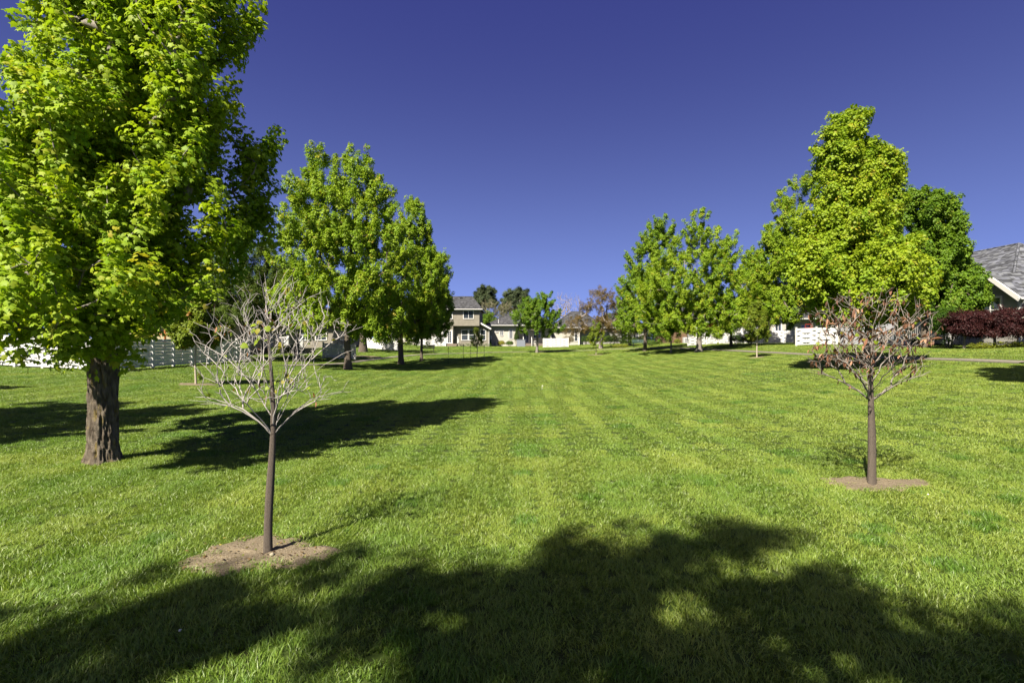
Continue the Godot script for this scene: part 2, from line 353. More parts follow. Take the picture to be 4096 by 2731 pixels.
# ------------------------------------------------------------------ growing a tree: tips are spread through the crown masses, and each is joined to the nearest wood that leads towards it
func grow(root: Node3D, masses: Array, o: Dictionary) -> Dictionary:
	rng.seed = o.seed
	var P := PackedVector3Array()
	var D := PackedVector3Array()
	var par := PackedInt32Array()
	var cnt := PackedFloat32Array()
	var chains := []
	var top: float = o.leader
	var lean: Vector3 = o.get("lean", Vector3.ZERO)
	var steps := maxi(4, int(top / o.step))
	var chain := PackedInt32Array()
	for i in steps + 1:
		var q := float(i) / steps
		var wob: Vector3 = Vector3(sin(q * 5.0 + o.seed), 0, cos(q * 4.3 + o.seed * 1.7)) * o.get("wobble", 0.03) * q * top
		P.push_back(Vector3(0, q * top - (o.get("sink", .08) if i == 0 else 0.0), 0) + wob + lean * q * q)
		D.push_back(Vector3.UP)
		par.push_back(i - 1)
		cnt.push_back(0.0)
		chain.push_back(i)
	cnt[steps] = 1.0
	chains.append(chain)
	# tips
	var weights := PackedFloat32Array()
	var total := 0.0
	for m in masses:
		var w: float = pow(m[3] * m[4] * m[5], 0.72)
		total += w
		weights.push_back(w)
	var tips := []
	for i in masses.size():
		var m: Array = masses[i]
		var many := maxi(2, int(round(o.tips * weights[i] / total)))
		for j in many:
			var dir := Vector3(rng.randfn(), rng.randfn(), rng.randfn()).normalized()
			if dir.y < -0.7: dir.y *= -0.6
			var u := lerpf(o.get("inner", .42), 1.0, sqrt(rng.randf()))
			var p := Vector3(m[0], m[1], m[2]) + Vector3(dir.x * m[3], dir.y * m[4], dir.z * m[5]) * u
			p.y = maxf(p.y, o.get("low", 0.6))
			tips.append([p.distance_to(Vector3(0, o.fork, 0)), p, dir])
	tips.sort_custom(func(a, b): return a[0] < b[0])
	var fork: float = o.fork
	var reach: float = o.get("steep", .55)
	var primaries: int = o.get("primaries", 0)
	if primaries > 0:                    # the farthest tips first: long boughs that leave the stem itself
		var far := []
		var rest := tips.duplicate()
		for q in primaries:
			var pick := -1
			var score := -1e9
			for j in rest.size():
				var pp: Vector3 = rest[j][1]
				var s: float = rest[j][0]
				for f in far:
					s -= maxf(0.0, .55 - pp.distance_to(f[1]) / top) * 3.0 * top
				if s > score:
					score = s; pick = j
			far.append(rest[pick])
			rest.remove_at(pick)
		tips = far + rest
	var turn_cost: float = o.get("turning", .55)
	var count := 0
	for t in tips:
		count += 1
		var p: Vector3 = t[1]
		var best := -1
		var cost := 1e9
		for j in P.size():
			var a := P[j]
			if a.y < fork: continue
			if count <= primaries and j > steps: break
			var d := p - a
			var l := d.length()
			if l >= cost: continue
			var along := D[j].dot(d) / maxf(l, 1e-4)
			var cc := l * (1.0 + turn_cost - turn_cost * along) + maxf(0.0, a.y - p.y + reach * Vector2(d.x, d.z).length()) * 0.9
			if cc < cost:
				cost = cc
				best = j
		if best < 0: best = 1
		var a := P[best]
		var d := p - a
		var flat := Vector3(d.x, 0, d.z)
		var bow: float = o.get("bow", 1.0)
		var ctrl: Vector3 = (a + d * .5).lerp(a + D[best] * d.length() * 0.22 + flat * 0.34 + Vector3(0, d.y * 0.16, 0), bow) + Vector3.UP * d.length() * o.get("uprise", 0.0)
		var segs := clampi(int(d.length() / o.step), 2, 9)
		chain = PackedInt32Array([best])
		var prev := best
		for s in range(1, segs + 1):
			var q := float(s) / segs
			var x := a.lerp(ctrl, q).lerp(ctrl.lerp(p, q), q)
			if s < segs:
				x += Vector3(rng.randf_range(-1, 1), rng.randf_range(-1, 1), rng.randf_range(-1, 1)) * o.step * o.get("kink", .12)
			P.push_back(x)
			D.push_back((x - P[prev]).normalized())
			par.push_back(prev)
			cnt.push_back(1.0 if s == segs else 0.0)
			prev = P.size() - 1
			chain.push_back(prev)
		chains.append(chain)
	for j in range(P.size() - 1, 0, -1):
		cnt[par[j]] += cnt[j]
	var e: float = o.get("exponent", log(o.radius / o.twig) / log(maxf(cnt[0], 2.0)))
	var wood := MB.new()
	var trunk := MB.new()
	for ci in chains.size():
		var ch: PackedInt32Array = chains[ci]
		var pts := PackedVector3Array()
		var rr := PackedFloat32Array()
		for q in ch.size():
			var id := ch[q]
			pts.push_back(P[id])
			var w: float = o.twig * pow(maxf(cnt[id] if q > 0 or ci == 0 else cnt[ch[1]], 1.0), e)
			if q == ch.size() - 1 and ci > 0: w *= 0.55
			if ci == 0:
				var hh := P[id].y
				if o.has("exponent"): w = lerpf(o.radius, o.twig * 3.0, clampf((hh - fork * .6) / (top - fork * .6), 0, 1))
				w *= lerpf(1.0, 0.9, clampf(hh / fork, 0, 1))
				w *= 1.0 + o.get("flare", .5) * exp(-maxf(hh, 0.0) / (o.radius * 1.6))
			rr.push_back(w)
		var big: float = rr[0]
		(trunk if ci == 0 else wood).tube(pts, rr, (14 if big > .1 else 9) if ci == 0 else (8 if big > .05 else (5 if big > .012 else o.get("sides", 4))))
	if not o.get("own_trunk", false):
		part(root, "trunk", trunk.mesh(), o.bark)
	var w := part(root, "branches", wood.mesh(), o.get("limb_bark", o.bark))
	w.set_meta("kind", "stuff")
	return {"tips": tips, "chains": chains, "P": P}

func foliage(root: Node3D, grown: Dictionary, o: Dictionary) -> void:
	rng.seed = o.seed + 99
	var where: Array[Array] = []
	var tints := []
	for k in o.sprigs.size():
		where.append([])
		tints.append(PackedColorArray())
	var c0: Color = o.tone[0]
	var c1: Color = o.tone[1]
	var c2: Color = o.tone[2]
	var sc: float = o.get("scale", 1.0)
	for t in grown.tips:
		var p: Vector3 = t[1]
		var out := Vector3(t[2].x, t[2].y * .4, t[2].z)
		var axis: Vector3 = (out * o.get("splay", .55) + Vector3.UP * o.get("rise", .85) + Vector3(rng.randf_range(-.3, .3), 0, rng.randf_range(-.3, .3))).normalized()
		var length: float = o.plume * rng.randf_range(.7, 1.3)
		var wide: float = o.wide * rng.randf_range(.75, 1.25)
		var mood := rng.randf()
		var many := int(o.each * rng.randf_range(.7, 1.3))
		for j in many:
			var s := rng.randf()
			var rad := Vector3(rng.randfn(), rng.randfn() * .6, rng.randfn()).normalized()
			var fat := sqrt(s) * (1.0 - s * .25)
			var x: Vector3 = p + axis * length * (.35 - s) + rad * wide * fat * pow(rng.randf(), .45)
			var y: Vector3 = (Vector3.UP * .8 + rad * .75 + out * .35 + Vector3(rng.randf_range(-.45, .45), rng.randf_range(-.2, .3), rng.randf_range(-.45, .45))).normalized()
			var xx := y.cross(Vector3(rng.randf_range(-1, 1), rng.randf_range(-.3, .3), rng.randf_range(-1, 1))).normalized()
			var b := Basis(xx, y, xx.cross(y)).scaled(Vector3.ONE * sc * rng.randf_range(.75, 1.2))
			var which := rng.randi() % where.size()
			where[which].append(Transform3D(b, x))
			var g := c0.lerp(c1, clampf(mood * .6 + rng.randf() * .5, 0, 1))
			if rng.randf() < o.get("blush", .045): g = g.lerp(c2, rng.randf_range(.3, .9))
			tints[which].push_back(g)
	for k in where.size():
		copies(root, "crown", o.sprigs[k], o.leaf, where[k], tints[k])

func tree(key: String, called: String, label: String, category: String, o: Dictionary, group := "") -> Node3D:
	var plan: Array = PLAN[key]
	var f: Vector2 = plan[0]
	var root := thing(called, label, category, on_ground(f.x, f.y), 0.0, group)
	var high := 0.0
	for m in plan[1]:
		high = maxf(high, m[1] + m[4])
	var d := {"leader": high * .8, "fork": high * .17, "step": .45, "radius": .17, "twig": .007, "tips": 170, "seed": hash(key) % 9973, "bark": M.bark, "plume": .85, "wide": .31, "each": 25, "sprigs": SPRIGS.far, "leaf": M.leaf, "tone": MAPLE}
	d.merge(o, true)
	var g := grow(root, plan[1], d)
	if d.each > 0: foliage(root, g, d)
	return root

var SPRIGS := {}
var MAPLE := [Color(.148, .278, .015), Color(.288, .398, .022), Color(.40, .34, .04)]
var GREEN := [Color(.085, .185, .013), Color(.160, .270, .016), Color(.22, .26, .03)]
var DARK := [Color(.065, .115, .018), Color(.125, .185, .026), Color(.18, .12, .04)]

# ------------------------------------------------------------------ buildings
func wall(h: Node3D, x0: float, x1: float, y0: float, y1: float, z0: float, z1: float, m: Material) -> void:
	boxpart(h, "wall", Vector3((x0 + x1) / 2, (y0 + y1) / 2, (z0 + z1) / 2), Vector3(absf(x1 - x0), absf(y1 - y0), absf(z1 - z0)), m, .01)

func window(h: Node3D, at: Vector3, w: float, tall: float, turn := 0.0, grid := [2, 2], blind := .5) -> void:
	var k := MB.new()
	var t := .10
	for s in [-1, 1]:
		k.box(Vector3(s * (w / 2 + t / 2), 0, .02), Vector3(t, tall + 2 * t, .10), Basis.IDENTITY, .008)
	k.box(Vector3(0, tall / 2 + t / 2, .018), Vector3(w, t, .10), Basis.IDENTITY, .008)
	k.box(Vector3(0, -tall / 2 - t / 2, .03), Vector3(w, t, .13), Basis.IDENTITY, .008)
	var f := part(h, "window", k.mesh(), M.trim, at, Basis(Vector3.UP, turn))
	boxpart(f, "pane", Vector3(0, 0, .012), Vector3(w, tall, .012), M.glass)
	if blind > 0.0:
		boxpart(f, "blind", Vector3(0, tall * (1.0 - blind) / 2, .003), Vector3(w, tall * blind, .004), M.blind)
	for i in range(1, grid[0]):
		boxpart(f, "glazing_bar", Vector3(-w / 2 + w * i / grid[0], 0, .028), Vector3(.06 if i * 2 == grid[0] else .03, tall, .026), M.trim)
	for i in range(1, grid[1]):
		boxpart(f, "glazing_bar", Vector3(0, -tall / 2 + tall * i / grid[1], .024), Vector3(w, .045 if i * 2 == grid[1] else .03, .026), M.trim)

func glass_door(h: Node3D, at: Vector3, w: float, tall: float, leaves := 2, turn := 0.0) -> void:
	var k := MB.new()
	for s in [-1, 1]:
		k.box(Vector3(s * (w / 2 + .06), tall / 2, .03), Vector3(.12, tall + .12, .14), Basis.IDENTITY, .008)
	k.box(Vector3(0, tall + .06, .03), Vector3(w + .24, .12, .13), Basis.IDENTITY, .008)
	var f := part(h, "door", k.mesh(), M.trim, at, Basis(Vector3.UP, turn))
	var lw := w / leaves
	for i in leaves:
		var cx := -w / 2 + lw * (i + .5)
		boxpart(f, "pane", Vector3(cx, tall / 2, .012), Vector3(lw - .2, tall - .3, .014), M.glass)
		var g := MB.new()
		for s in [-1, 1]:
			g.box(Vector3(cx + s * (lw / 2 - .05), tall / 2, .028), Vector3(.1, tall, .04), Basis.IDENTITY, .004)
			g.box(Vector3(cx, tall / 2 + s * (tall / 2 - .08), .026), Vector3(lw - .2, .15, .04), Basis.IDENTITY, .004)
		for q in [1, 2, 3, 4]:
			g.box(Vector3(cx, .15 + (tall - .3) * q / 5.0, .026), Vector3(lw - .2, .03, .02), Basis.IDENTITY)
		g.box(Vector3(cx, tall / 2, .027), Vector3(.03, tall - .3, .02), Basis.IDENTITY)
		part(f, "door_leaf", g.mesh(), M.trim)
	boxpart(f, "handle", Vector3(.08, 1.0, .07), Vector3(.03, .14, .04), M.metal, .005)

func roof(h: Node3D, x0: float, x1: float, zf: float, zb: float, y: float, rise: float, inl: float, inr: float, m: Material) -> MeshInstance3D:
	var zm := (zf + zb) / 2
	var a := Vector3(x0, y, zf)
	var b := Vector3(x1, y, zf)
	var c := Vector3(x1, y, zb)
	var d := Vector3(x0, y, zb)
	var e := Vector3(x0 + inl, y + rise, zm)
	var f := Vector3(x1 - inr, y + rise, zm)
	var sl := sqrt(pow(zf - zm, 2) + rise * rise)
	var k := MB.new()
	k.face([a, b, f, e], Vector3(0, 1, 1), [Vector2(x0, 0), Vector2(x1, 0), Vector2(f.x, sl), Vector2(e.x, sl)])
	k.face([d, c, f, e], Vector3(0, 1, -1), [Vector2(x0, 0), Vector2(x1, 0), Vector2(f.x, sl), Vector2(e.x, sl)])
	var sr := sqrt(inr * inr + rise * rise)
	var s2 := sqrt(inl * inl + rise * rise)
	k.face([b, c, f], Vector3(1, 1 if inr > 0.1 else 0, 0), [Vector2(zf, 0), Vector2(zb, 0), Vector2(zm, sr)])
	k.face([a, d, e], Vector3(-1, 1 if inl > 0.1 else 0, 0), [Vector2(zf, 0), Vector2(zb, 0), Vector2(zm, s2)])
	k.face([a, b, c, d], Vector3.DOWN)
	var o := part(h, "roof", k.mesh(), m)
	var t := MB.new()
	t.box(Vector3((x0 + x1) / 2, y - .09, zf), Vector3(x1 - x0 + .06, .18, .05), Basis.IDENTITY, .01)
	t.box(Vector3((x0 + x1) / 2, y - .09, zb), Vector3(x1 - x0 + .06, .18, .05), Basis.IDENTITY, .01)
	t.box(Vector3(x0, y - .09, zm), Vector3(.045, .176, absf(zf - zb) - .06), Basis.IDENTITY, .01)
	t.box(Vector3(x1, y - .09, zm), Vector3(.045, .176, absf(zf - zb) - .06), Basis.IDENTITY, .01)
	part(o, "fascia", t.mesh(), M.trim)
	var g := MB.new()
	g.box(Vector3((x0 + x1) / 2, y - .03, zf + .085), Vector3(x1 - x0 + .1, .11, .11), Basis.IDENTITY, .025)
	part(o, "gutter", g.mesh(), M.trim)
	var cap := MB.new()
	var ends := [[e, f]]
	if inl > .1: ends.append_array([[a, e], [d, e]])
	if inr > .1: ends.append_array([[b, f], [c, f]])
	for q in ends:
		cap.tube(PackedVector3Array([q[0], q[1]]), PackedFloat32Array([.07, .07]), 6)
	part(o, "ridge_cap", cap.mesh(), m)
	return o

func vent(r: Node3D, at: Vector3, tall := .45) -> void:
	var k := MB.new()
	k.tube(PackedVector3Array([at, at + Vector3(0, tall, 0)]), PackedFloat32Array([.06, .06]), 8)
	k.tube(PackedVector3Array([at, at + Vector3(0, .14, 0)]), PackedFloat32Array([.15, .07]), 8)
	part(r, "vent_pipe", k.mesh(), M.metal)

func downspout(h: Node3D, at: Vector3, tall: float) -> void:
	var k := MB.new()
	k.tube(PackedVector3Array([at + Vector3(0, tall, .3), at + Vector3(0, tall - .18, .06), at + Vector3(0, tall - .4, 0), at + Vector3(0, .1, 0), at + Vector3(0, .02, .15)]), PackedFloat32Array([.05, .05, .05, .05, .05]), 6)
	part(h, "downspout", k.mesh(), M.trim)

func steps(h: Node3D, at: Vector3, wide: float, n: int, rise: float, tread: float, m: Material, turn := 0.0) -> Node3D:   # going down along +z from a landing at height n * rise
	var b := Basis(Vector3.UP, turn)
	for i in n:
		var y := rise * (n - 1 - i)
		boxpart(h, "step", at + b * Vector3(0, y + rise / 2 - .15, tread * (i + .5)), Vector3(wide, rise + .3, tread - .004), m, .012, b)
	return h

func railing(h: Node3D, a: Vector3, b: Vector3, tall: float, gap: float) -> void:
	var r := Node3D.new()
	r.name = "railing"
	h.add_child(r, true)
	var d := b - a
	var l := d.length()
	var dirx := d / l
	for s in [a, b]:
		var p := MB.new()
		p.box(Vector3(0, tall / 2 + .03, 0), Vector3(.11, tall + .06, .11), Basis.IDENTITY, .01)
		p.box(Vector3(0, tall + .085, 0), Vector3(.15, .05, .15), Basis.IDENTITY, .012)
		part(r, "post", p.mesh(), M.vinyl, s)
	var fl := Basis(dirx, Vector3.UP, dirx.cross(Vector3.UP).normalized())
	boxpart(r, "top_rail", (a + b) / 2 + Vector3(0, tall - .04, 0), Vector3(l - .12, .08, .09), M.vinyl, .01, fl)
	boxpart(r, "bottom_rail", (a + b) / 2 + Vector3(0, .12, 0), Vector3(l - .12, .07, .05), M.vinyl, .006, fl)
	var k := MB.new()
	k.box(Vector3.ZERO, Vector3(.035, tall - .22, .035))
	var bm := k.mesh()
	var n := int(l / gap)
	for i in range(1, n):
		part(r, "baluster", bm, M.vinyl, a.lerp(b, float(i) / n) + Vector3(0, tall / 2 + .04, 0))

var slat_mesh := {}
func slat(pitch: float, sgn: int, key: String, amp: float) -> ArrayMesh:      # a woven board one metre long that bows to one side, stretched to its panel
	if not slat_mesh.has(key):
		var k := MB.new()
		var n := 12
		var th := .014
		var hh := pitch * .5 - .003
		var s := k.v.size()
		for i in n + 1:
			var t := float(i) / n
			var z := sgn * amp * cos(t * TAU)
			for q in [[-hh, th], [hh, th], [hh, -th], [-hh, -th]]:
				k.vert(Vector3(t, q[0], z + q[1]), Vector3(0, 0, signf(q[1])))
		for i in n:
			var p := s + i * 4
			for q in [[0, 1, 5, 4], [2, 3, 7, 6]]:
				k.tri_i(p + q[0], p + q[1], p + q[2])
				k.tri_i(p + q[0], p + q[2], p + q[3])
		for i in n:
			var t0 := float(i) / n
			var t1 := float(i + 1) / n
			var z0 := sgn * amp * cos(t0 * TAU)
			var z1 := sgn * amp * cos(t1 * TAU)
			for u in [-1, 1]:
				k.poly([Vector3(t0, hh * u, z0 - th), Vector3(t0, hh * u, z0 + th), Vector3(t1, hh * u, z1 + th), Vector3(t1, hh * u, z1 - th)], Vector3(0, u, 0))
		slat_mesh[key] = k.mesh()
	return slat_mesh[key]

func fence(label: String, a: Vector2, b: Vector2, tall: float, rows: int, span: float, woven := true, m: Material = null, amp := .038) -> void:
	m = m if m else M.vinyl
	var root := thing("woven_fence" if woven else "board_fence", label, "fence", on_ground(a.x, a.y), 0.0, "white fences round the lawn")
	var n := maxi(1, int(round(a.distance_to(b) / span)))
	var pitch := tall / rows
	var pk := MB.new()
	pk.box(Vector3(0, tall / 2 + .0, 0), Vector3(.12, tall + .16, .12), Basis.IDENTITY, .008)
	pk.box(Vector3(0, tall + .10, 0), Vector3(.15, .04, .15), Basis.IDENTITY, .012)
	var pm := pk.mesh()
	var sk := MB.new()
	sk.box(Vector3(0, tall / 2, 0), Vector3(.05, tall, .03), Basis.IDENTITY, .004)
	var sm := sk.mesh()
	for i in n + 1:
		var q := a.lerp(b, float(i) / n)
		part(root, "post", pm, m, on_ground(q.x, q.y, .03) - root.position, Basis(Vector3.UP, -(b - a).angle()))
	for i in n:
		var q0 := a.lerp(b, float(i) / n)
		var q1 := a.lerp(b, float(i + 1) / n)
		var p0 := on_ground(q0.x, q0.y, .06) - root.position
		var p1 := on_ground(q1.x, q1.y, .06) - root.position
		var dx := p1 - p0
		var zz := dx.normalized().cross(Vector3.UP).normalized()
		var bs := Basis(dx * .97, Vector3.UP, zz)
		for r in rows:
			var sg := 1 if (r + i) % 2 == 0 else -1
			part(root, "slat", slat(pitch, sg, "%s%s%s%s" % [pitch, sg, woven, amp], amp if woven else .004), m, p0 + dx * .015 + Vector3(0, pitch * (r + .5), 0), bs)
		if woven:
			part(root, "stave", sm, m, p0 + dx * .5, Basis(dx.normalized(), Vector3.UP, zz))

func bench(label: String, at: Vector3, turn: float, m: Material) -> void:
	var r := thing("park_bench", label, "bench", at, turn, "park benches")
	for s in [-1, 1]:
		var k := MB.new()
		k.box(Vector3(s * .62, .21, .20), Vector3(.05, .46, .06), Basis.IDENTITY, .008)
		k.box(Vector3(s * .62, .21, -.20), Vector3(.05, .46, .06), Basis.IDENTITY, .008)
		k.box(Vector3(s * .62, .41, 0), Vector3(.045, .05, .48), Basis.IDENTITY, .008)
		k.box(Vector3(s * .62, .64, -.27), Vector3(.045, .50, .05), Basis(Vector3.RIGHT, -.2), .008)
		k.box(Vector3(s * .62, .03, 0), Vector3(.06, .05, .55), Basis.IDENTITY, .008)
		part(r, "leg", k.mesh(), M.iron)
	for i in 4:
		boxpart(r, "seat_slat", Vector3(0, .455, -.16 + .125 * i), Vector3(1.5, .04, .105), m, .008)
	for i in 3:
		boxpart(r, "back_slat", Vector3(0, .56 + .13 * i, -.225 - .026 * i), Vector3(1.5, .105, .035), m, .008, Basis(Vector3.RIGHT, -.2))

func shrub(called: String, label: String, category: String, at: Vector3, size: Vector3, n: int, tone: Array, o: Dictionary = {}) -> Node3D:
	var root := thing(called, label, category, at, 0.0, o.get("group", ""))
	rng.seed = hash(label) % 10007
	var sp: Array = o.get("sprigs", SPRIGS.shrub)
	var p: float = o.get("square", 2.0)
	var where: Array[Array] = []
	var tints := []
	for k in sp.size():
		where.append([]); tints.append(PackedColorArray())
	for j in n:
		var d := Vector3(rng.randfn(), absf(rng.randfn()) * 1.1 - .35, rng.randfn()).normalized()
		var l := pow(pow(absf(d.x), p) + pow(absf(d.y), p) + pow(absf(d.z), p), 1.0 / p)
		var u := d / l * lerpf(.35, 1.0, pow(rng.randf(), .4)) * (1.0 + .10 * fine.get_noise_3d(d.x * 40, d.y * 40 + size.x * 99, d.z * 40))
		if o.has("taper"):
			var cut: float = lerpf(1.0, o.taper, clampf(u.y * .5 + .5, 0, 1))
			u.x *= cut; u.z *= cut
		var x := Vector3(u.x * size.x / 2, size.y / 2 + u.y * size.y / 2, u.z * size.z / 2)
		if x.y < .03: x.y = .03 + rng.randf() * .1
		var y := (d + Vector3(0, .5, 0) + Vector3(rng.randf_range(-.5, .5), rng.randf_range(-.5, .5), rng.randf_range(-.5, .5))).normalized()
		var xx := y.cross(Vector3(rng.randf_range(-1, 1), .1, rng.randf_range(-1, 1))).normalized()
		var which := rng.randi() % sp.size()
		where[which].append(Transform3D(Basis(xx, y, xx.cross(y)).scaled(Vector3.ONE * o.get("scale", 1.0) * rng.randf_range(.7, 1.25)), x))
		var g: Color = tone[0].lerp(tone[1], rng.randf())
		if rng.randf() < o.get("blush", .04): g = tone[2]
		tints[which].push_back(g)
	var st := MB.new()
	for k in 6:
		var an := TAU * k / 6
		var a := Vector3(cos(an) * size.x * .06, -.05, sin(an) * size.z * .06)
		var e := Vector3(cos(an) * size.x * .28, size.y * .7, sin(an) * size.z * .28)
		st.tube(PackedVector3Array([a, a.lerp(e, .5) + Vector3(0, size.y * .08, 0), e]), PackedFloat32Array([.025, .017, .008]), 5)
	part(root, "stem", st.mesh(), M.bark)
	for k in sp.size():
		copies(root, "foliage", sp[k], M.leaf, where[k], tints[k])
	return root

# ------------------------------------------------------------------ grass
func grass_tile(n: int, size: float, h0: float, h1: float, w: float, seed_n: int) -> ArrayMesh:
	rng.seed = seed_n
	var k := MB.new()
	for j in n:
		var at := Vector3(rng.randf_range(-.5, .5) * size, -.012, rng.randf_range(-.5, .5) * size)
		var an := rng.randf() * TAU
		var r := Vector3(cos(an), 0, sin(an))
		var tall := rng.randf_range(h0, h1)
		var lean := Vector3(rng.randf_range(-.75, .75), 0, rng.randf_range(-.55, .95)) * tall
		var m := at + Vector3(0, tall * .58, 0) + lean * .35
		var t := at + Vector3(0, tall * rng.randf_range(.72, .95), 0) + lean
		var nn := (t - at).cross(r).normalized()
		if nn.y < 0.0: nn = -nn
		var ww := w * rng.randf_range(.7, 1.3)
		var q := rng.randf_range(.72, 1.28)
		var col := Color(q * rng.randf_range(.85, 1.15), q, q * rng.randf_range(.7, 1.3))
		if rng.randf() < .035: col = Color(2.0, 1.35, 4.0) * rng.randf_range(.7, 1.1)       # a dry straw
		var n2 := (nn + Vector3(0, .35, 0)).normalized()
		var a := k.vert(at - r * ww * .5, nn, Vector2.ZERO, col)
		var b := k.vert(at + r * ww * .5, nn, Vector2.ZERO, col)
		var c := k.vert(m + r * ww * .42, n2, Vector2.ZERO, col)
		var d := k.vert(m - r * ww * .42, n2, Vector2.ZERO, col)
		var e := k.vert(t, n2, Vector2.ZERO, col)
		k.tri_i(a, b, c); k.tri_i(a, c, d); k.tri_i(d, c, e)
	return k.mesh()

func lawn() -> void:
	var root := Node3D.new()
	root.name = "grass"
	add_child(root)
	tag(root, "mown green lawn grass covering the park between the houses", "grass", "", "stuff")
	var zones := [[1.25, 7.5, .25, 600, .032, .068, .0050], [7.5, 18.0, .5, 1050, .026, .054, .0078], [18.0, 46.0, .5, 340, .022, .046, .016], [46.0, 86.0, 1.0, 420, .03, .06, .04]]
	for zi in zones.size():
		var q: Array = zones[zi]
		var s: float = q[2]
		var tiles := []
		var minis := []
		for v in 4:
			tiles.append(grass_tile(q[3], s, q[4], q[5], q[6], 500 + zi * 10 + v))
			minis.append(grass_tile(maxi(4, int(q[3] / 16.0)), s / 4, q[4], q[5], q[6], 700 + zi * 10 + v))
		var where: Array[Array] = [[], [], [], [], [], [], [], []]
		var tints := []
		for v in 8: tints.append(PackedColorArray())
		rng.seed = 42 + zi
		var z0 := int(ceil(q[0] / s))
		var z1 := int(q[1] / s)
		for iz in range(z0, z1):
			var d := (iz + .5) * s
			var reach := minf(1.12 * d + 1.6, 34.0)
			for ixx in range(int(-minf(reach, 25.0) / s), int(reach / s) + 1):
				var x := (ixx + .5) * s
				var mixed := false
				if d > 15.0 and path_distance(x, -d) < .5 + s * .72: mixed = true
				if not mixed:
					for so in SOIL:
						if absf(x - so[0]) < so[2] * 1.3 + s * .6 and absf(-d - so[1]) < so[3] * 1.3 + s * .6: mixed = true
				if not mixed:
					lay(where, tints, x, -d, 0)
				else:
					for a in 4:
						for b in 4:
							var mx := x + (a - 1.5) * s / 4
							var mz := -d + (b - 1.5) * s / 4
							if path_distance(mx, mz) > .47 + s * .1 and not in_soil(mx, mz, rng.randf_range(-.16, .0)):
								lay(where, tints, mx, mz, 4)
		for v in 8:
			if where[v].size():
				copies(root, "blades", tiles[v] if v < 4 else minis[v - 4], M.grass, where[v], tints[v])

func lay(where: Array[Array], tints: Array, x: float, z: float, base: int) -> void:
	var e := .3
	var y := ground_y(x, z)
	var sx := (ground_y(x + e, z) - y) / e
	var sz := (ground_y(x, z + e) - y) / e
	var lane := int(floor((x * .996 + z * .087 + bump.get_noise_2d(x * 2.0, z * .6) * .25) / .55))
	var turn := (0.0 if lane % 2 == 0 else PI) + rng.randf_range(-.9, .9)
	var clump := patchy.get_noise_2d(x * 11.0, z * 11.0)
	var tone := clampf(.5 + patchy.get_noise_2d(x * .9 + 400, z * .9) * .55 + fine.get_noise_2d(x * 9, z * 9) * .4 + rng.randf_range(-.12, .12) + clampf(x * .02, -.12, .26), 0, 1)
	var b := Basis(Vector3(1, sx, 0), Vector3.UP, Vector3(0, sz, 1)) * Basis(Vector3.UP, turn).scaled(Vector3(1.0, clampf(1.0 + clump * .45, .75, 1.4), 1.0))
	var v := base + rng.randi() % 4
	where[v].append(Transform3D(b, Vector3(x, y, z)))
	tints[v].push_back((Color(.142, .250, .034).lerp(Color(.268, .345, .060), tone) if clump < .5 else Color(.125, .235, .03)))

func ground_sheet() -> void:
	var xs := []
	var zs := []
	for q in [-900, -500, -300, -160, -100, -70, -50, -40, -34]: xs.append(float(q))
	var x := -30.0
	while x <= 44.0: xs.append(x); x += 1.0
	for q in [50, 60, 80, 110, 170, 300, 500, 900]: xs.append(float(q))
	for q in [300, 120, 60, 40, 30]: zs.append(float(q))
	var z := 24.0
	while z >= -100.0: zs.append(z); z -= 1.0
	for q in [-110, -125, -150, -200, -300, -500, -1000]: zs.append(float(q))
	var k := MB.new()
	for j in zs.size():
		for i in xs.size():
			var y := ground_y(xs[i], zs[j])
			var nn := Vector3(ground_y(xs[i] - .5, zs[j]) - ground_y(xs[i] + .5, zs[j]), 1.0, ground_y(xs[i], zs[j] - .5) - ground_y(xs[i], zs[j] + .5)).normalized()
			k.vert(Vector3(xs[i], y, zs[j]), nn, Vector2(xs[i], zs[j]))
	for j in zs.size() - 1:
		for i in xs.size() - 1:
			var p: int = j * xs.size() + i
			k.tri_i(p, p + 1, p + xs.size() + 1)
			k.tri_i(p, p + xs.size() + 1, p + xs.size())
	struct("ground", k.mesh(), M.turf, "green turf ground rolling gently up to the houses")

func path_strip() -> void:
	var cv := Curve3D.new()
	for k in PATH.size():
		var p := Vector3(PATH[k][0], 0, PATH[k][1])
		var a := Vector3(PATH[maxi(k - 1, 0)][0], 0, PATH[maxi(k - 1, 0)][1])
		var b := Vector3(PATH[mini(k + 1, PATH.size() - 1)][0], 0, PATH[mini(k + 1, PATH.size() - 1)][1])
		cv.add_point(p, -(b - a) / 6.0, (b - a) / 6.0)
	var l := cv.get_baked_length()
	var n := int(l / .75)
	var k := MB.new()
	for i in n + 1:
		var p := cv.sample_baked(l * i / n)
		var q := cv.sample_baked(minf(l * i / n + .1, l))
		var t := (q - p) if i < n else (p - cv.sample_baked(l - .1))
		var r := Vector3(t.z, 0, -t.x).normalized() * .36
		var y := ground_y(p.x, p.z) + .022
		for e in [[-1.0, -.2, -1], [-1.0, 0.0, -1], [-1.0, 0.0, 0], [1.0, 0.0, 0], [1.0, 0.0, 1], [1.0, -.2, 1]]:
			var w: Vector3 = p + r * e[0]
			w.y = lerpf(ground_y(w.x, w.z) + .03, y, .5) + e[1]
			k.vert(w, Vector3.UP if e[2] == 0 else r.normalized() * e[2], Vector2(e[0], l * i / n))
	for i in n:
		for e in [0, 2, 4]:
			var p: int = i * 6 + e
			k.tri_i(p, p + 1, p + 7)
			k.tri_i(p, p + 7, p + 6)
	struct("path", k.mesh(), M.concrete, "pale concrete footpath looping round the far end of the lawn")

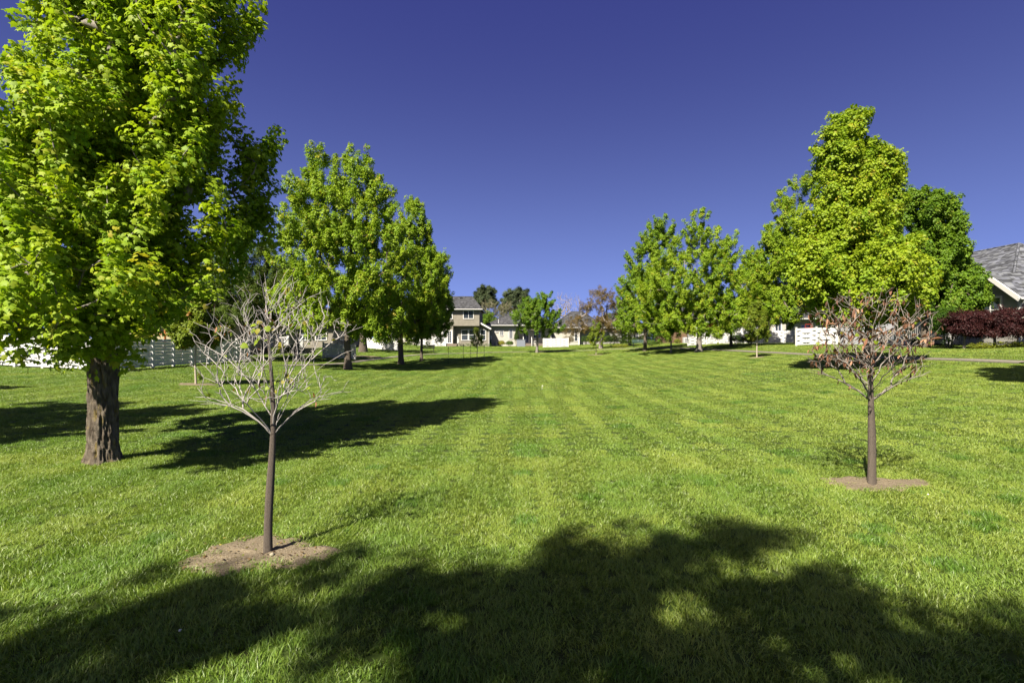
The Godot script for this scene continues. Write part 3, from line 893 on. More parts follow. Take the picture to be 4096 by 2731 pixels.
func soil_patch(s: Array, label: String) -> void:
	var k := MB.new()
	var rings := 9
	var round_ := 40
	var c := k.vert(on_ground(s[0], s[1], .022), Vector3.UP)
	for r in range(1, rings + 1):
		for j in round_:
			var an := TAU * j / round_
			var f := float(r) / rings * (soil_edge(s, an) + .10)
			var x: float = s[0] + cos(an) * s[2] * f
			var z: float = s[1] + sin(an) * s[3] * f
			var lump := (fine.get_noise_2d(x * 60, z * 60) * .5 + fine.get_noise_2d(x * 170, z * 170) * .45) * .036
			k.vert(Vector3(x, ground_y(x, z) + (.018 + lump if r < rings else -.02), z), Vector3.UP)
	for j in round_:
		k.tri_i(c, 1 + j, 1 + (j + 1) % round_)
		for r in rings - 1:
			var a := 1 + r * round_ + j
			var b := 1 + r * round_ + (j + 1) % round_
			k.tri_i(a, b, b + round_)
			k.tri_i(a, b + round_, a + round_)
	# true normals of the lumpy surface
	for j in k.n.size(): k.n[j] = Vector3.ZERO
	for t in range(0, k.ix.size(), 3):
		var fn := -(k.v[k.ix[t + 1]] - k.v[k.ix[t]]).cross(k.v[k.ix[t + 2]] - k.v[k.ix[t]])
		for q in 3: k.n[k.ix[t + q]] += fn
	for j in k.n.size(): k.n[j] = k.n[j].normalized()
	struct("bare_soil", k.mesh(), M.soil, label)

# ------------------------------------------------------------------ the old maple's bark
func bark_trunk(root: Node3D, r0: float, tall: float, m: Material) -> void:
	var ridge := FastNoiseLite.new()
	ridge.seed = 5; ridge.frequency = 1.0; ridge.fractal_octaves = 3
	ridge.noise_type = FastNoiseLite.TYPE_SIMPLEX
	var k := MB.new()
	var rows := 96
	var cols := 88
	for i in rows + 1:
		var y := -.10 + (tall + .10) * i / rows
		for j in cols + 1:
			var an := TAU * (j % cols) / cols
			var ca := cos(an)
			var sa := sin(an)
			var flare := .26 * exp(-maxf(y, 0) / .12) * (1.0 + .45 * sin(an * 5.0 + 1.0))
			var taper := 1.0 - .06 * clampf(y / 1.0, 0, 1) + .05 * smoothstep(.95, 1.35, y)
			var rr := r0 * (taper + flare)
			var nz := ridge.get_noise_3d(ca * 2.6, y * 2.3, sa * 2.6)
			var cracks := 1.0 - absf(ridge.get_noise_3d(ca * 4.2 + 9, y * 1.5, sa * 4.2))
			var flakes := ridge.get_noise_3d(ca * 9.0, y * 9.0 + 5, sa * 9.0)
			rr += .018 * nz - .026 * smoothstep(.78, 1.0, cracks) + .009 * flakes
			var w := .5 + .5 * ridge.get_noise_3d(ca * 3.0 + 20, y * 5.0, sa * 3.0)
			var col := Color(.075, .058, .043).lerp(Color(.235, .205, .165), clampf(w * 1.15 - .1 + flakes * .25, 0, 1))
			var lichen := smoothstep(.28, .5, ridge.get_noise_3d(ca * 2.2 - 7, y * 2.0, sa * 2.2) + flakes * .25)
			col = col.lerp(Color(.26, .20, .045), lichen * .55)
			k.vert(Vector3(ca * rr, y, sa * rr), Vector3(ca, 0, sa), Vector2(float(j) / cols * 2.0, y), col)
	for i in rows:
		for j in cols:
			var p := i * (cols + 1) + j
			k.tri_i(p, p + 1, p + cols + 2)
			k.tri_i(p, p + cols + 2, p + cols + 1)
	var nn := PackedVector3Array()
	nn.resize(k.n.size())
	for t in range(0, k.ix.size(), 3):
		var fn := -(k.v[k.ix[t + 1]] - k.v[k.ix[t]]).cross(k.v[k.ix[t + 2]] - k.v[k.ix[t]])
		for q in 3: nn[k.ix[t + q]] += fn
	for j in nn.size(): k.n[j] = nn[j].normalized()
	part(root, "trunk", k.mesh(), m)

func scatter_leaves(root: Node3D, grown: Dictionary, n: int, meshes: Array, m: Array, size: float, hang: float, from_tip: float) -> void:
	var P: PackedVector3Array = grown.P
	for i in n:
		var ch: PackedInt32Array = grown.chains[1 + rng.randi() % (grown.chains.size() - 1)]
		var q := clampi(int(ch.size() * rng.randf_range(1.0 - from_tip, 1.0)), 1, ch.size() - 1)
		var p := P[ch[q]].lerp(P[ch[q - 1]], rng.randf())
		var y := Vector3(rng.randf_range(-.6, .6), rng.randf_range(.1, 1.0) - hang, rng.randf_range(-.2, 1.0)).normalized()
		var f := (Vector3(rng.randf_range(-1, 1), -hang * 2.2 + rng.randf_range(-.5, .3), rng.randf_range(-1, 1)))
		f = (f - y * f.dot(y)).normalized()
		var s := size * rng.randf_range(.6, 1.25)
		part(root, "leaf", meshes[rng.randi() % meshes.size()], m[rng.randi() % m.size()], p, Basis(y.cross(f) * s, y * s, f * s))

# ------------------------------------------------------------------ the scene
func _ready() -> void:
	# camera, sky, sun
	var cam := Camera3D.new()
	cam.name = "camera"
	cam.position = Vector3(0, EYE, 0)
	cam.fov = 68.6
	cam.far = 3000.0
	cam.current = true
	add_child(cam)
	var sky_mat := ProceduralSkyMaterial.new()
	sky_mat.sky_top_color = Color8(52, 58, 127)
	sky_mat.sky_horizon_color = Color8(149, 176, 255)
	sky_mat.sky_curve = 0.15
	sky_mat.ground_bottom_color = Color8(60, 66, 48)
	sky_mat.ground_horizon_color = Color8(150, 165, 200)
	sky_mat.sun_angle_max = 52.0      # the pale glow of the air round the sun, behind the viewer
	sky_mat.sun_curve = 0.5
	var sky := Sky.new()
	sky.sky_material = sky_mat
	var env := Environment.new()
	env.background_mode = Environment.BG_SKY
	env.sky = sky
	env.tonemap_mode = Environment.TONE_MAPPER_LINEAR
	env.tonemap_exposure = 3.1
	env.background_energy_multiplier = 1.08 / 3.1
	env.sdfgi_enabled = true
	env.ssao_enabled = true
	env.ssil_enabled = true
	var we := WorldEnvironment.new()
	we.name = "environment"
	we.environment = env
	add_child(we)
	var sun := DirectionalLight3D.new()
	sun.name = "sun"
	sun.rotation_degrees = Vector3(-SUN_EL, -SUN_AZ, 0)
	sun.light_color = Color(1.0, .955, .88)
	sun.light_energy = 1.5
	sun.light_angular_distance = 0.53
	sun.shadow_enabled = true
	add_child(sun)

	bump.seed = 3; bump.frequency = .12; bump.fractal_octaves = 2
	patchy.seed = 11; patchy.frequency = .35; patchy.fractal_octaves = 3
	fine.seed = 23; fine.frequency = .11; fine.fractal_octaves = 2
	materials()
	sprigs()

	ground_sheet()
	path_strip()
	soil_patch(SOIL[0], "bare brown soil ring round the foot of the leafless white tree")
	soil_patch(SOIL[1], "bare soil patch round the foot of the dead brown-leaved tree")
	soil_patch(SOIL[2], "bare soil ring under the staked sapling near the left fence")
	soil_patch(SOIL[3], "small soil ring under the young tree before the far bench")
	soil_patch(SOIL[4], "thin bare ring under the sapling by the right footpath")
	soil_patch(SOIL[5], "worn earth beside the footpath below the left porch")
	houses()
	fences()
	trees()
	shrubs()
	small_things()
	lawn()


func materials() -> void:
	mat("turf", lin(.060, .090, .018), .95, noise_tex(.02, 4, [Color(.55, .5, .4), Color(.8, .85, .7), Color(1, 1, .8)]), .35)
	mat("concrete", lin(.19, .178, .15), .9, noise_tex(.03, 4, [Color(.8, .8, .78), Color(.93, .92, .9), Color(1, 1, 1)]), .5)
	mat("soil", lin(.22, .195, .145), .95, noise_tex(.05, 5, [Color(.55, .5, .45), Color(.85, .82, .78), Color(1, 1, 1)]), 2.2, noise_tex(.08, 4, []), .8)
	mat("stucco_taupe", lin(.215, .20, .168), .9, noise_tex(.01, 4, [Color(.9, .9, .89), Color(1, 1, 1)]), .25, noise_tex(.2, 2, [], 256), .2)
	mat("stucco_cream", lin(.43, .42, .38), .9, noise_tex(.012, 4, [Color(.9, .9, .88), Color(1, 1, 1)]), .25, noise_tex(.21, 2, [], 256), .2)
	mat("stucco_yellow", lin(.36, .32, .21), .9, noise_tex(.013, 4, [Color(.9, .9, .88), Color(1, 1, 1)]), .25)
	mat("stucco_tan", lin(.155, .10, .063), .9, noise_tex(.014, 4, [Color(.88, .88, .86), Color(1, 1, 1)]), .25)
	mat("stucco_grey", lin(.30, .295, .285), .9, noise_tex(.015, 4, [Color(.9, .9, .89), Color(1, 1, 1)]), .25, noise_tex(.22, 2, [], 256), .2)
	mat("trim", lin(.56, .56, .545), .5)
	mat("vinyl", lin(.56, .57, .57), .42, noise_tex(.015, 4, [Color(.88, .88, .86), Color(.97, .97, .97), Color(1, 1, 1)]), .6)
	mat("deck", lin(.20, .165, .13), .75, noise_tex(.04, 3, [Color(.75, .75, .75), Color(1, 1, 1)]), 1.0)
	mat("shade_grey_boards", lin(.30, .31, .34), .6, noise_tex(.03, 3, [Color(.88, .88, .88), Color(1, 1, 1)]), .8)  # blue-grey of shaded white boards, put into the base colour
	mat("metal", lin(.45, .46, .48), .4)
	mat("iron", lin(.02, .022, .024), .5)
	mat("blind", lin(.55, .56, .58), .8)
	mat("green_paint", lin(.03, .06, .05), .5)
	mat("dark_paint", lin(.009, .011, .011), .7)
	mat("red_cloth", lin(.22, .018, .015), .8)
	mat("orange_wood", lin(.36, .13, .035), .7, noise_tex(.05, 3, [Color(.7, .7, .7), Color(1, 1, 1)]), 2.0)
	mat("grey_cover", lin(.16, .18, .22), .7)
	mat("white_plastic", lin(.75, .75, .72), .4)
	mat("stone", lin(.42, .38, .28), .8, noise_tex(.06, 3, [Color(.7, .7, .7), Color(1, 1, 1)]), 6.0)
	mat("concrete_step", lin(.30, .28, .25), .9)
	var gl := mat("glass", Color(.20, .24, .29, .55), .04)
	gl.transparency = BaseMaterial3D.TRANSPARENCY_ALPHA
	gl.metallic_specular = .6
	# roofs: short courses of shingles in mixed greys, too far off to tell apart
	for q in [["shingle_dark", .075, .078, .086, 31], ["shingle_grey", .135, .145, .168, 77]]:
		rng.seed = q[4]
		var im := Image.create(512, 512, false, Image.FORMAT_RGBA8)
		var course := 16
		for r in 512 / course:
			var x := -int(rng.randf() * 30)
			while x < 512:
				var w := 18 + int(rng.randf() * 26)
				var v := .48 + rng.randf() * .52
				im.fill_rect(Rect2i(maxi(x, 0), r * course, mini(w, 512 - maxi(x, 0)), course), Color(v, v, v * rng.randf_range(.97, 1.04)))
				x += w
		var m := mat(q[0], lin(q[1], q[2], q[3]), .92)
		m.albedo_texture = ImageTexture.create_from_image(im)
		m.uv1_scale = Vector3(.22, .22, 1)
	# bark
	var b := mat("bark", lin(.20, .175, .15), .95, noise_tex(.03, 4, [Color(.45, .42, .4), Color(.8, .78, .76), Color(1, 1, 1)]), 1.0, noise_tex(.06, 4, []), 2.0)
	b.uv1_scale = Vector3(3.0, .9, 3.0)
	var b2 := mat("pale_bark", lin(.43, .415, .405), .8, noise_tex(.05, 4, [Color(.62, .6, .58), Color(.92, .91, .9), Color(1, 1, 1)]), 6.0)
	b2.uv1_scale = Vector3(10, 4, 10)
	var b3 := mat("young_bark", lin(.19, .165, .145), .85, noise_tex(.05, 4, [Color(.5, .48, .46), Color(.85, .83, .8), Color(1, 1, 1)]), 6.0, noise_tex(.07, 3, []), .7)
	b3.uv1_scale = Vector3(14, 7, 14)
	mat("grey_bark", lin(.29, .27, .25), .9, noise_tex(.05, 4, [Color(.6, .58, .55), Color(1, 1, 1)]), 2.0)
	mat("white_trunk", lin(.50, .45, .38), .8, noise_tex(.05, 4, [Color(.7, .68, .64), Color(1, 1, 1)]), 5.0)
	mat("twig_grey", lin(.23, .20, .19), .9)
	var b4 := StandardMaterial3D.new()
	b4.resource_name = "old_bark"
	b4.vertex_color_use_as_albedo = true
	b4.roughness = .95
	b4.metallic_specular = .2
	b4.uv1_triplanar = true
	b4.uv1_scale = Vector3(7, 2.2, 7)
	b4.heightmap_enabled = true
	b4.heightmap_texture = noise_tex(.05, 5, [], 512)
	b4.heightmap_scale = 1.6
	M["old_bark"] = b4
	leafy("leaf", .92)
	leafy("needle", .2, .7)
	leafy("grass", .84, .42, .45)
	for q in [["leaf_green", .17, .24, .015], ["leaf_olive", .20, .19, .02], ["leaf_rust", .22, .10, .03]]:
		var m := leafy(q[0], .6)
		m.albedo_color = lin(q[1], q[2], q[3])
	for q in [["dry_brown", .26, .125, .075], ["dry_tan", .34, .19, .12], ["dry_dark", .15, .075, .05]]:
		var m := leafy(q[0], .3, .8)
		m.albedo_color = lin(q[1], q[2], q[3])

func sprigs() -> void:
	SPRIGS.near = []
	SPRIGS.far = []
	SPRIGS.shrub = []
	SPRIGS.oval = []
	SPRIGS.needle = []
	for k in 3:
		SPRIGS.near.append(sprig("maple", 9, .115, .076, 60 + k))
		SPRIGS.far.append(sprig("lobed", 12, .15, .088, 70 + k))
		SPRIGS.shrub.append(sprig("oval", 10, .09, .07, 80 + k))
		SPRIGS.oval.append(sprig("oval", 9, .15, .095, 85 + k))
		SPRIGS.needle.append(sprig("blade", 26, .16, .34, 90 + k))

func trees() -> void:
	# the big maple by the viewer
	var r := tree("big_left", "maple_tree", "largest maple with thick rough trunk, nearest tree on the left", "tree", {"own_trunk": true, "radius": .185, "twig": .0065, "fork": 1.15, "leader": 6.5, "tips": 1000, "step": .3, "each": 15, "plume": .7, "wide": .18, "sprigs": SPRIGS.near, "limb_bark": M.grey_bark, "low": 1.45, "seed": 4, "tone": [Color(.168, .305, .015), Color(.335, .440, .022), Color(.44, .42, .04)]})
	bark_trunk(r, .187, 1.62, M.old_bark)
	tree("left_a", "maple_tree", "tall full maple beside the footpath, left of the lawn", "tree", {"radius": .19, "tips": 640}, "maples round the lawn")
	tree("left_b", "maple_tree", "narrower maple with forked trunk, right of the tall left maple", "tree", {"radius": .19, "tips": 420}, "maples round the lawn")
	tree("left_c", "maple_tree", "small maple at the right end of the left row, before the two-storey house", "tree", {"radius": .12, "tips": 300, "fork": 1.7}, "maples round the lawn")
	tree("left_d", "shade_tree", "dark olive tree at the end of the left fence", "tree", {"radius": .2, "tips": 380, "each": 36, "tone": DARK, "sprigs": SPRIGS.oval, "bark": M.twig_grey}, "dark trees by the left houses")
	tree("left_e", "shade_tree", "dark olive tree before the left porch steps", "tree", {"radius": .17, "tips": 260, "each": 36, "tone": DARK, "sprigs": SPRIGS.oval, "bark": M.twig_grey}, "dark trees by the left houses")
	tree("left_f", "shade_tree", "thick-trunked tree behind the tall left maple", "tree", {"radius": .36, "tips": 169, "each": 26, "tone": GREEN}, "dark trees by the left houses")
	tree("left_dark", "shade_tree", "dark leafy tree at the left edge before the white fence", "tree", {"radius": .2, "tips": 260, "each": 26, "tone": GREEN, "low": 1.5})
	tree("right_main", "maple_tree", "broad maple with flared trunk on the right bank", "tree", {"radius": .2, "tips": 620, "fork": 2.2, "flare": 1.0, "bark": M.grey_bark}, "maples round the lawn")
	tree("right_two", "maple_tree", "maple behind the far bench, left of the broad maple", "tree", {"radius": .17, "tips": 470, "lean": Vector3(-.6, 0, 0), "tone": [Color(.125, .25, .015), Color(.235, .355, .022), Color(.34, .32, .03)]}, "maples round the lawn")
	tree("right_small", "maple_tree", "slim dark-trunked tree under the broad right maple", "tree", {"radius": .07, "tips": 60, "each": 22, "fork": 1.6, "tone": GREEN, "bark": M.twig_grey}, "maples round the lawn")
	tree("right_four", "maple_tree", "smaller maple by the clipped hedges on the right", "tree", {"radius": .12, "tips": 330, "fork": 2.0}, "maples round the lawn")
	tree("right_big", "maple_tree", "tallest right-hand maple with a leaning crown top", "tree", {"radius": .19, "tips": 728, "each": 26, "wide": .30, "plume": .85, "step": .4, "low": 1.5, "limb_bark": M.grey_bark, "tone": [Color(.168, .292, .015), Color(.325, .420, .022), Color(.44, .38, .04)]}, "maples round the lawn")
	tree("right_left", "maple_tree", "maple behind the white fence, left of the tallest right maple", "tree", {"radius": .17, "tips": 520}, "maples round the lawn")
	tree("right_dark", "shade_tree", "dark green maple right of the tallest maple, before the grey-roofed house", "tree", {"radius": .18, "tips": 390, "each": 28, "tone": GREEN, "low": 1.6})
	tree("mid", "maple_tree", "small round maple in the middle distance before the grey-roofed house", "tree", {"radius": .14, "tips": 156, "each": 26, "fork": 1.9, "tone": GREEN, "bark": M.grey_bark})
	var sap := {"radius": .035, "twig": .004, "tips": 46, "each": 12, "plume": .4, "wide": .15, "scale": .62, "step": .2, "fork": 1.25, "flare": .2, "bark": M.white_trunk, "limb_bark": M.grey_bark, "tone": [Color(.12, .19, .012), Color(.19, .25, .02), Color(.3, .14, .03)]}
	tree("sap_left", "young_tree", "slim sapling in a soil ring near the left fence", "tree", sap.merged({"each": 46, "tips": 90, "scale": .85, "fork": 1.3, "blush": .08}, true), "young trees on the lawn")
	tree("sap_a", "young_tree", "staked young tree before the two-storey house", "tree", sap.merged({"tips": 40, "fork": .9, "bark": M.twig_grey}, true), "young trees on the lawn")
	tree("sap_b", "young_tree", "pale-trunked young tree left of the far green bench", "tree", sap.merged({"tips": 60, "each": 18, "fork": 1.1}, true), "young trees on the lawn")
	tree("sap_right", "young_tree", "pale-trunked young tree beside the right footpath", "tree", sap.merged({"tips": 80, "each": 18}, true), "young trees on the lawn")
	tree("crab", "crabapple_tree", "crooked bronze-leaved tree before the far houses", "tree", {"radius": .22, "tips": 247, "each": 15, "wide": .45, "plume": .7, "lean": Vector3(.9, 0, 0), "fork": 1.5, "bark": M.twig_grey, "sprigs": SPRIGS.oval, "twig": .012, "tone": [Color(.115, .085, .025), Color(.19, .14, .04), Color(.20, .11, .06)], "kink": .3})
	tree("olive", "shade_tree", "olive green tree behind the far bench and shrubs", "tree", {"radius": .2, "tips": 221, "each": 20, "tone": [Color(.075, .115, .02), Color(.13, .16, .03), Color(.17, .11, .04)], "sprigs": SPRIGS.oval, "bark": M.twig_grey})
	for q in [["pine_a", "dark pine showing above the two-storey house roof"], ["pine_b", "wide dark pine above the single-storey grey roof"]]:
		tree(q[0], "pine_tree", q[1], "tree", {"radius": .3, "tips": 120, "each": 13, "plume": .8, "wide": .40, "step": 1.0, "twig": .03, "fork": 4.0, "leader": 11.0, "sprigs": SPRIGS.needle, "leaf": M.needle, "tone": [Color(.035, .055, .025), Color(.06, .085, .035), Color(.08, .09, .04)], "bark": M.twig_grey, "scale": 1.5, "rise": .35}, "pines beyond the houses")
	for q in [["pale_a", "pale grey-green willow behind the two-storey house"], ["pale_b", "silvery sparse tree between the two pines"]]:
		tree(q[0], "willow_tree", q[1], "tree", {"radius": .22, "tips": 195, "each": 8, "wide": .5, "twig": .02, "fork": 1.5, "step": .7, "sprigs": SPRIGS.oval, "tone": [Color(.16, .17, .085), Color(.24, .23, .15), Color(.26, .22, .17)], "bark": M.grey_bark}, "trees beyond the houses")
	tree("low_left", "shade_tree", "dark green bushy tree beside the two-storey house", "tree", {"radius": .2, "tips": 90, "each": 20, "fork": 1.2, "tone": GREEN}, "trees beyond the houses")
	tree("bare_far", "bare_tree", "leafless grey tree beyond the far roofs", "tree", {"radius": .3, "tips": 620, "each": 0, "twig": .013, "fork": 2.0, "step": .9, "bark": M.twig_grey, "sides": 3}, "trees beyond the houses")
	var far_spots := [[-62, -96, 5.5], [-50, -104, 6.5], [-38, -98, 6.0], [-29, -106, 6.5], [-20, -101, 5.6], [22, -103, 5.5], [29, -98, 6.0], [38, -104, 6.5], [49, -98, 6.0], [61, -103, 6.5]]
	for i in far_spots.size():
		var q: Array = far_spots[i]
		var root := thing("shade_tree", "%s distant leafy tree from the left beyond the %s houses" % [["first", "second", "third", "fourth", "fifth"][i % 5], "left" if q[0] < 0 else "right"], "tree", on_ground(q[0], q[1]), 0.0, "trees beyond the houses")
		var o := {"leader": q[2] * .8, "fork": 1.2, "step": .8, "radius": .2, "twig": .015, "tips": 120, "seed": 300 + i, "bark": M.twig_grey, "plume": 1.0, "wide": .6, "each": 18, "sprigs": SPRIGS.far, "leaf": M.leaf, "tone": GREEN, "low": .8, "scale": 1.5}
		foliage(root, grow(root, [[0, q[2] * .55, 0, 3.8, q[2] * .42, 3.0], [2.4, q[2] * .4, 0, 3.0, q[2] * .32, 2.5], [-2.4, q[2] * .4, 0, 3.0, q[2] * .34, 2.5]], o), o)
	# trees beside and behind the viewer, known by their shade on the grass
	tree("behind", "maple_tree", "maple behind the viewpoint that shades the foreground grass", "tree", {"radius": .2, "tips": 320, "each": 18, "fork": 3.0, "leader": 9.0, "low": 5.2})
	for q in [[Vector3(11.75, 0, -8.9), 6.6, 1.4, "maple outside the right edge that shades the bank"], [Vector3(-13.2, 0, -5.4), 4.4, 3.3, "maple outside the left edge that shades the lawn"]]:
		var root := thing("maple_tree", q[3], "tree", on_ground(q[0].x, q[0].z))
		var s: float = q[2]
		var o := {"leader": 5.5, "fork": 1.7, "step": .45, "radius": .16, "twig": .007, "tips": 195, "seed": 77, "bark": M.bark, "plume": .9, "wide": .34, "each": 24, "sprigs": SPRIGS.far, "leaf": M.leaf, "tone": MAPLE, "low": 2.0}
		foliage(root, grow(root, [[0, q[1], 0, s, s, s], [0, q[1] + 2.0, 0, s * .7, s * .8, s * .7]], o), o)
	# the two dead young trees
	var plan: Array = PLAN.dead_left
	r = thing("dead_tree", "leafless young tree with white branches in the left foreground", "tree", on_ground(plan[0].x, plan[0].y, .02), 0.0)
	var g := grow(r, plan[1], {"leader": 1.95, "fork": .92, "step": .07, "radius": .034, "uprise": .20, "twig": .0018, "exponent": .275, "primaries": 24, "turning": 1.6, "bow": .6, "tips": 800, "seed": 12, "bark": M.young_bark, "limb_bark": M.pale_bark, "low": .98, "inner": .15, "wobble": .022, "flare": .15, "kink": .10, "lean": Vector3(.05, 0, 0), "steep": .9, "sink": .04})
	var lk := MB.new()
	leaf_into(lk, Vector3.ZERO, Vector3.BACK, Vector3.UP, 1.0, "heart", Color.WHITE)
	var heart := lk.mesh()
	var wk := MB.new()
	leaf_into(wk, Vector3.ZERO, Vector3.BACK, Vector3.UP, 1.0, "withered", Color.WHITE)
	var withered := wk.mesh()
	rng.seed = 31
	scatter_leaves(r, g, 55, [heart], [M.leaf_green, M.leaf_olive, M.leaf_green], .048, .3, .9)
	scatter_leaves(r, g, 40, [withered], [M.leaf_rust, M.dry_brown], .045, .8, .6)
	plan = PLAN.dead_right
	r = thing("dead_tree", "dead young tree with hanging brown leaves in the right foreground", "tree", on_ground(plan[0].x, plan[0].y, .02), 0.0)
	g = grow(r, plan[1], {"leader": 1.9, "fork": .98, "step": .09, "radius": .046, "uprise": .06, "twig": .0024, "exponent": .33, "primaries": 22, "turning": 1.3, "bow": .6, "tips": 760, "seed": 21, "bark": M.young_bark, "limb_bark": M.grey_bark, "low": 1.0, "inner": .15, "wobble": .03, "flare": .15, "kink": .14, "steep": .6, "sink": .04})
	rng.seed = 57
	scatter_leaves(r, g, 298, [withered], [M.dry_brown, M.dry_tan, M.dry_tan, M.dry_dark], .090, .9, .7)
	scatter_leaves(r, g, 40, [heart], [M.leaf_green, M.leaf_olive], .04, .3, .8)
	var more := []
	var tan := PackedColorArray()
	for i in 330:
		var ch: PackedInt32Array = g.chains[1 + rng.randi() % (g.chains.size() - 1)]
		var pp: Vector3 = g.P[ch[rng.randi_range(ch.size() / 2, ch.size() - 1)]]
		var yy := Vector3(rng.randf_range(-1, 1), rng.randf_range(-.3, .3), rng.randf_range(-1, 1)).normalized()
		var ff := (Vector3(rng.randf_range(-.4, .4), -1, rng.randf_range(-.4, .4)))
		ff = (ff - yy * ff.dot(yy)).normalized()
		var s := rng.randf_range(.035, .075)
		more.append(Transform3D(Basis(yy.cross(ff) * s, yy * s, ff * s), pp))
		tan.push_back(Color(.30, .155, .095).lerp(Color(.14, .07, .045), rng.randf()))
	copies(r, "withered_leaves", withered, M.grass, more, tan)

func houses() -> void:
	var tp: Material = M.stucco_taupe
	# two-storey house
	var h := thing("house", "two-storey taupe stucco house with dark roof", "house", Vector3(-9.3, 1.02, -80), 0, "houses round the park")
	wall(h, -5.4, 0, -.5, 5.8, 1, -8, tp)
	wall(h, 0, 4.15, 3.18, 5.8, 1, -8, tp)
	wall(h, .004, 4.15, -.5, 3.177, 0, -8, tp)
	var k := MB.new()
	k.face([Vector3(4.153, -.5, 0), Vector3(5.54, -.5, 0), Vector3(5.54, 2.85, 0), Vector3(4.153, 3.62, 0)], Vector3.BACK)
	k.face([Vector3(5.54, -.5, 0), Vector3(5.54, 2.85, 0), Vector3(5.54, 2.85, -8), Vector3(5.54, -.5, -8)], Vector3.RIGHT)
	k.face([Vector3(4.153, -.5, -8), Vector3(5.54, -.5, -8), Vector3(5.54, 2.85, -8), Vector3(4.153, 3.62, -8)], Vector3.FORWARD)
	part(h, "wall", k.mesh(), tp)
	var slope := Basis(Vector3.BACK, -.506)
	var lr := boxpart(h, "lean_to_roof", Vector3(5.05, 3.27, -3.9), Vector3(2.15, .10, 9.0), M.shingle_dark, .01, slope)
	boxpart(lr, "fascia", Vector3(0, -.05, 4.53), Vector3(2.2, .24, .05), M.trim, .01)
	downspout(h, Vector3(5.62, -.1, .12), 2.75)
	var rf := roof(h, -6.2, 4.65, 1.5, -8.5, 5.8, 2.4, .02, 2.0, M.shingle_dark)
	boxpart(rf, "roof_vent", Vector3(.9, 7.9, -2.7), Vector3(.45, .22, .4), M.iron, .03)
	window(h, Vector3(2.42, 4.97, 1), 1.5, 1.2, 0, [2, 1], .45)
	window(h, Vector3(-.8, 4.87, 1), 1.3, 1.1, 0, [2, 2], .8)
	window(h, Vector3(1.75, 1.76, 0), .95, 1.6, 0, [1, 2], 1.0)
	window(h, Vector3(2.93, 1.76, 0), .95, 1.6, 0, [1, 2], 1.0)
	window(h, Vector3(4.68, 1.76, 0), .75, 1.6, 0, [1, 2], 1.0)
	window(h, Vector3(.0, 1.85, .5), .5, 1.3, PI / 2, [1, 2], .6)
	window(h, Vector3(-3.6, 4.87, 1), 1.3, 1.1, 0, [2, 2], .6)
	glass_door(h, Vector3(-.95, .42, 1), 1.5, 2.05, 2)
	boxpart(h, "wall_lamp", Vector3(-.72, 3.42, 1.12), Vector3(.22, .34, .22), M.iron, .05, Basis(Vector3.BACK, .4))
	boxpart(h, "deck", Vector3(-2.4, .19, 1.95), Vector3(5.0, .4, 1.9), M.deck, .02)
	steps(h, Vector3(.1, -.05, 2.9), 1.5, 3, .15, .3, M.deck)
	railing(h, Vector3(.9, .42, 1.05), Vector3(.9, .42, 2.85), 1.0, .14)
	h = thing("house", "cream house end showing between the left maples' trunks", "house", Vector3(-21, 1.1, -84), 0, "houses round the park")
	wall(h, 0, 6.0, -.5, 3.0, 0, -9, M.stucco_cream)
	roof(h, -.6, 6.6, .6, -9.6, 3.0, 2.3, 3.0, 3.0, M.shingle_dark)
	window(h, Vector3(1.6, 1.6, 0), 1.3, 1.2, 0, [2, 2], .5)
	window(h, Vector3(4.3, 1.6, 0), 1.3, 1.2, 0, [2, 2], .5)
	# single-storey house with the hip roof
	h = thing("house", "single-storey cream house with dark hip roof, right of the two-storey one", "house", Vector3(-4, 1.0, -84), 0, "houses round the park")
	wall(h, 0, 4.8, -.4, 3.45, 0, -11, M.stucco_cream)
	wall(h, 4.803, 10.5, -.4, 3.45, -2, -11, M.stucco_cream)
	rf = roof(h, -.6, 11.1, .6, -11.6, 3.45, 3.4, 6.4, 4.6, M.shingle_dark)
	vent(rf, Vector3(1.75, 3.85, -.1), .6)
	vent(rf, Vector3(4.0, 5.4, -2.9), .5)
	window(h, Vector3(1.43, 2.5, 0), .35, .38, 0, [2, 1], 0)
	window(h, Vector3(2.25, 2.2, 0), .42, .85, 0, [2, 1], 0)
	window(h, Vector3(3.83, 2.0, 0), .5, 1.5, 0, [2, 1], .2)
	boxpart(h, "meter_box", Vector3(.5, 1.4, .09), Vector3(.26, .6, .16), M.white_plastic, .02)
	glass_door(h, Vector3(6.4, .45, -2), 1.0, 2.05, 1)
	window(h, Vector3(8.3, 1.9, -2), 1.2, 1.1, 0, [2, 2], .5)
	boxpart(h, "deck", Vector3(7.6, .2, -.98), Vector3(5.2, .45, 1.95), M.deck, .02)
	steps(h, Vector3(6.6, -.05, .0), 1.3, 3, .16, .3, M.deck)
	railing(h, Vector3(5.9, .45, -1.9), Vector3(5.9, .45, -.05), 1.0, .14)
	railing(h, Vector3(5.9, .40, .02), Vector3(5.9, -.05, .95), 1.0, .14)
	railing(h, Vector3(7.3, .40, .02), Vector3(7.3, -.05, .95), 1.0, .14)
	# the long house at the far end
	h = thing("house", "long grey house at the far end behind the crooked bronze tree", "house", Vector3(7.6, 1.1, -92), 0, "houses round the park")
	wall(h, 0, 4.6, -.5, 3.2, 0, -9, M.stucco_cream)
	wall(h, 4.603, 17.5, -.5, 3.2, -1.2, -9, M.stucco_grey)
	boxpart(h, "corner_board", Vector3(4.72, 1.35, .05), Vector3(.25, 3.7, .1), M.trim, .01)
	rf = roof(h, -.6, 10, .6, -9.6, 3.2, 3.2, 4.5, 4.0, M.shingle_dark)
	vent(rf, Vector3(5.6, 5.7, -3.4), .7)
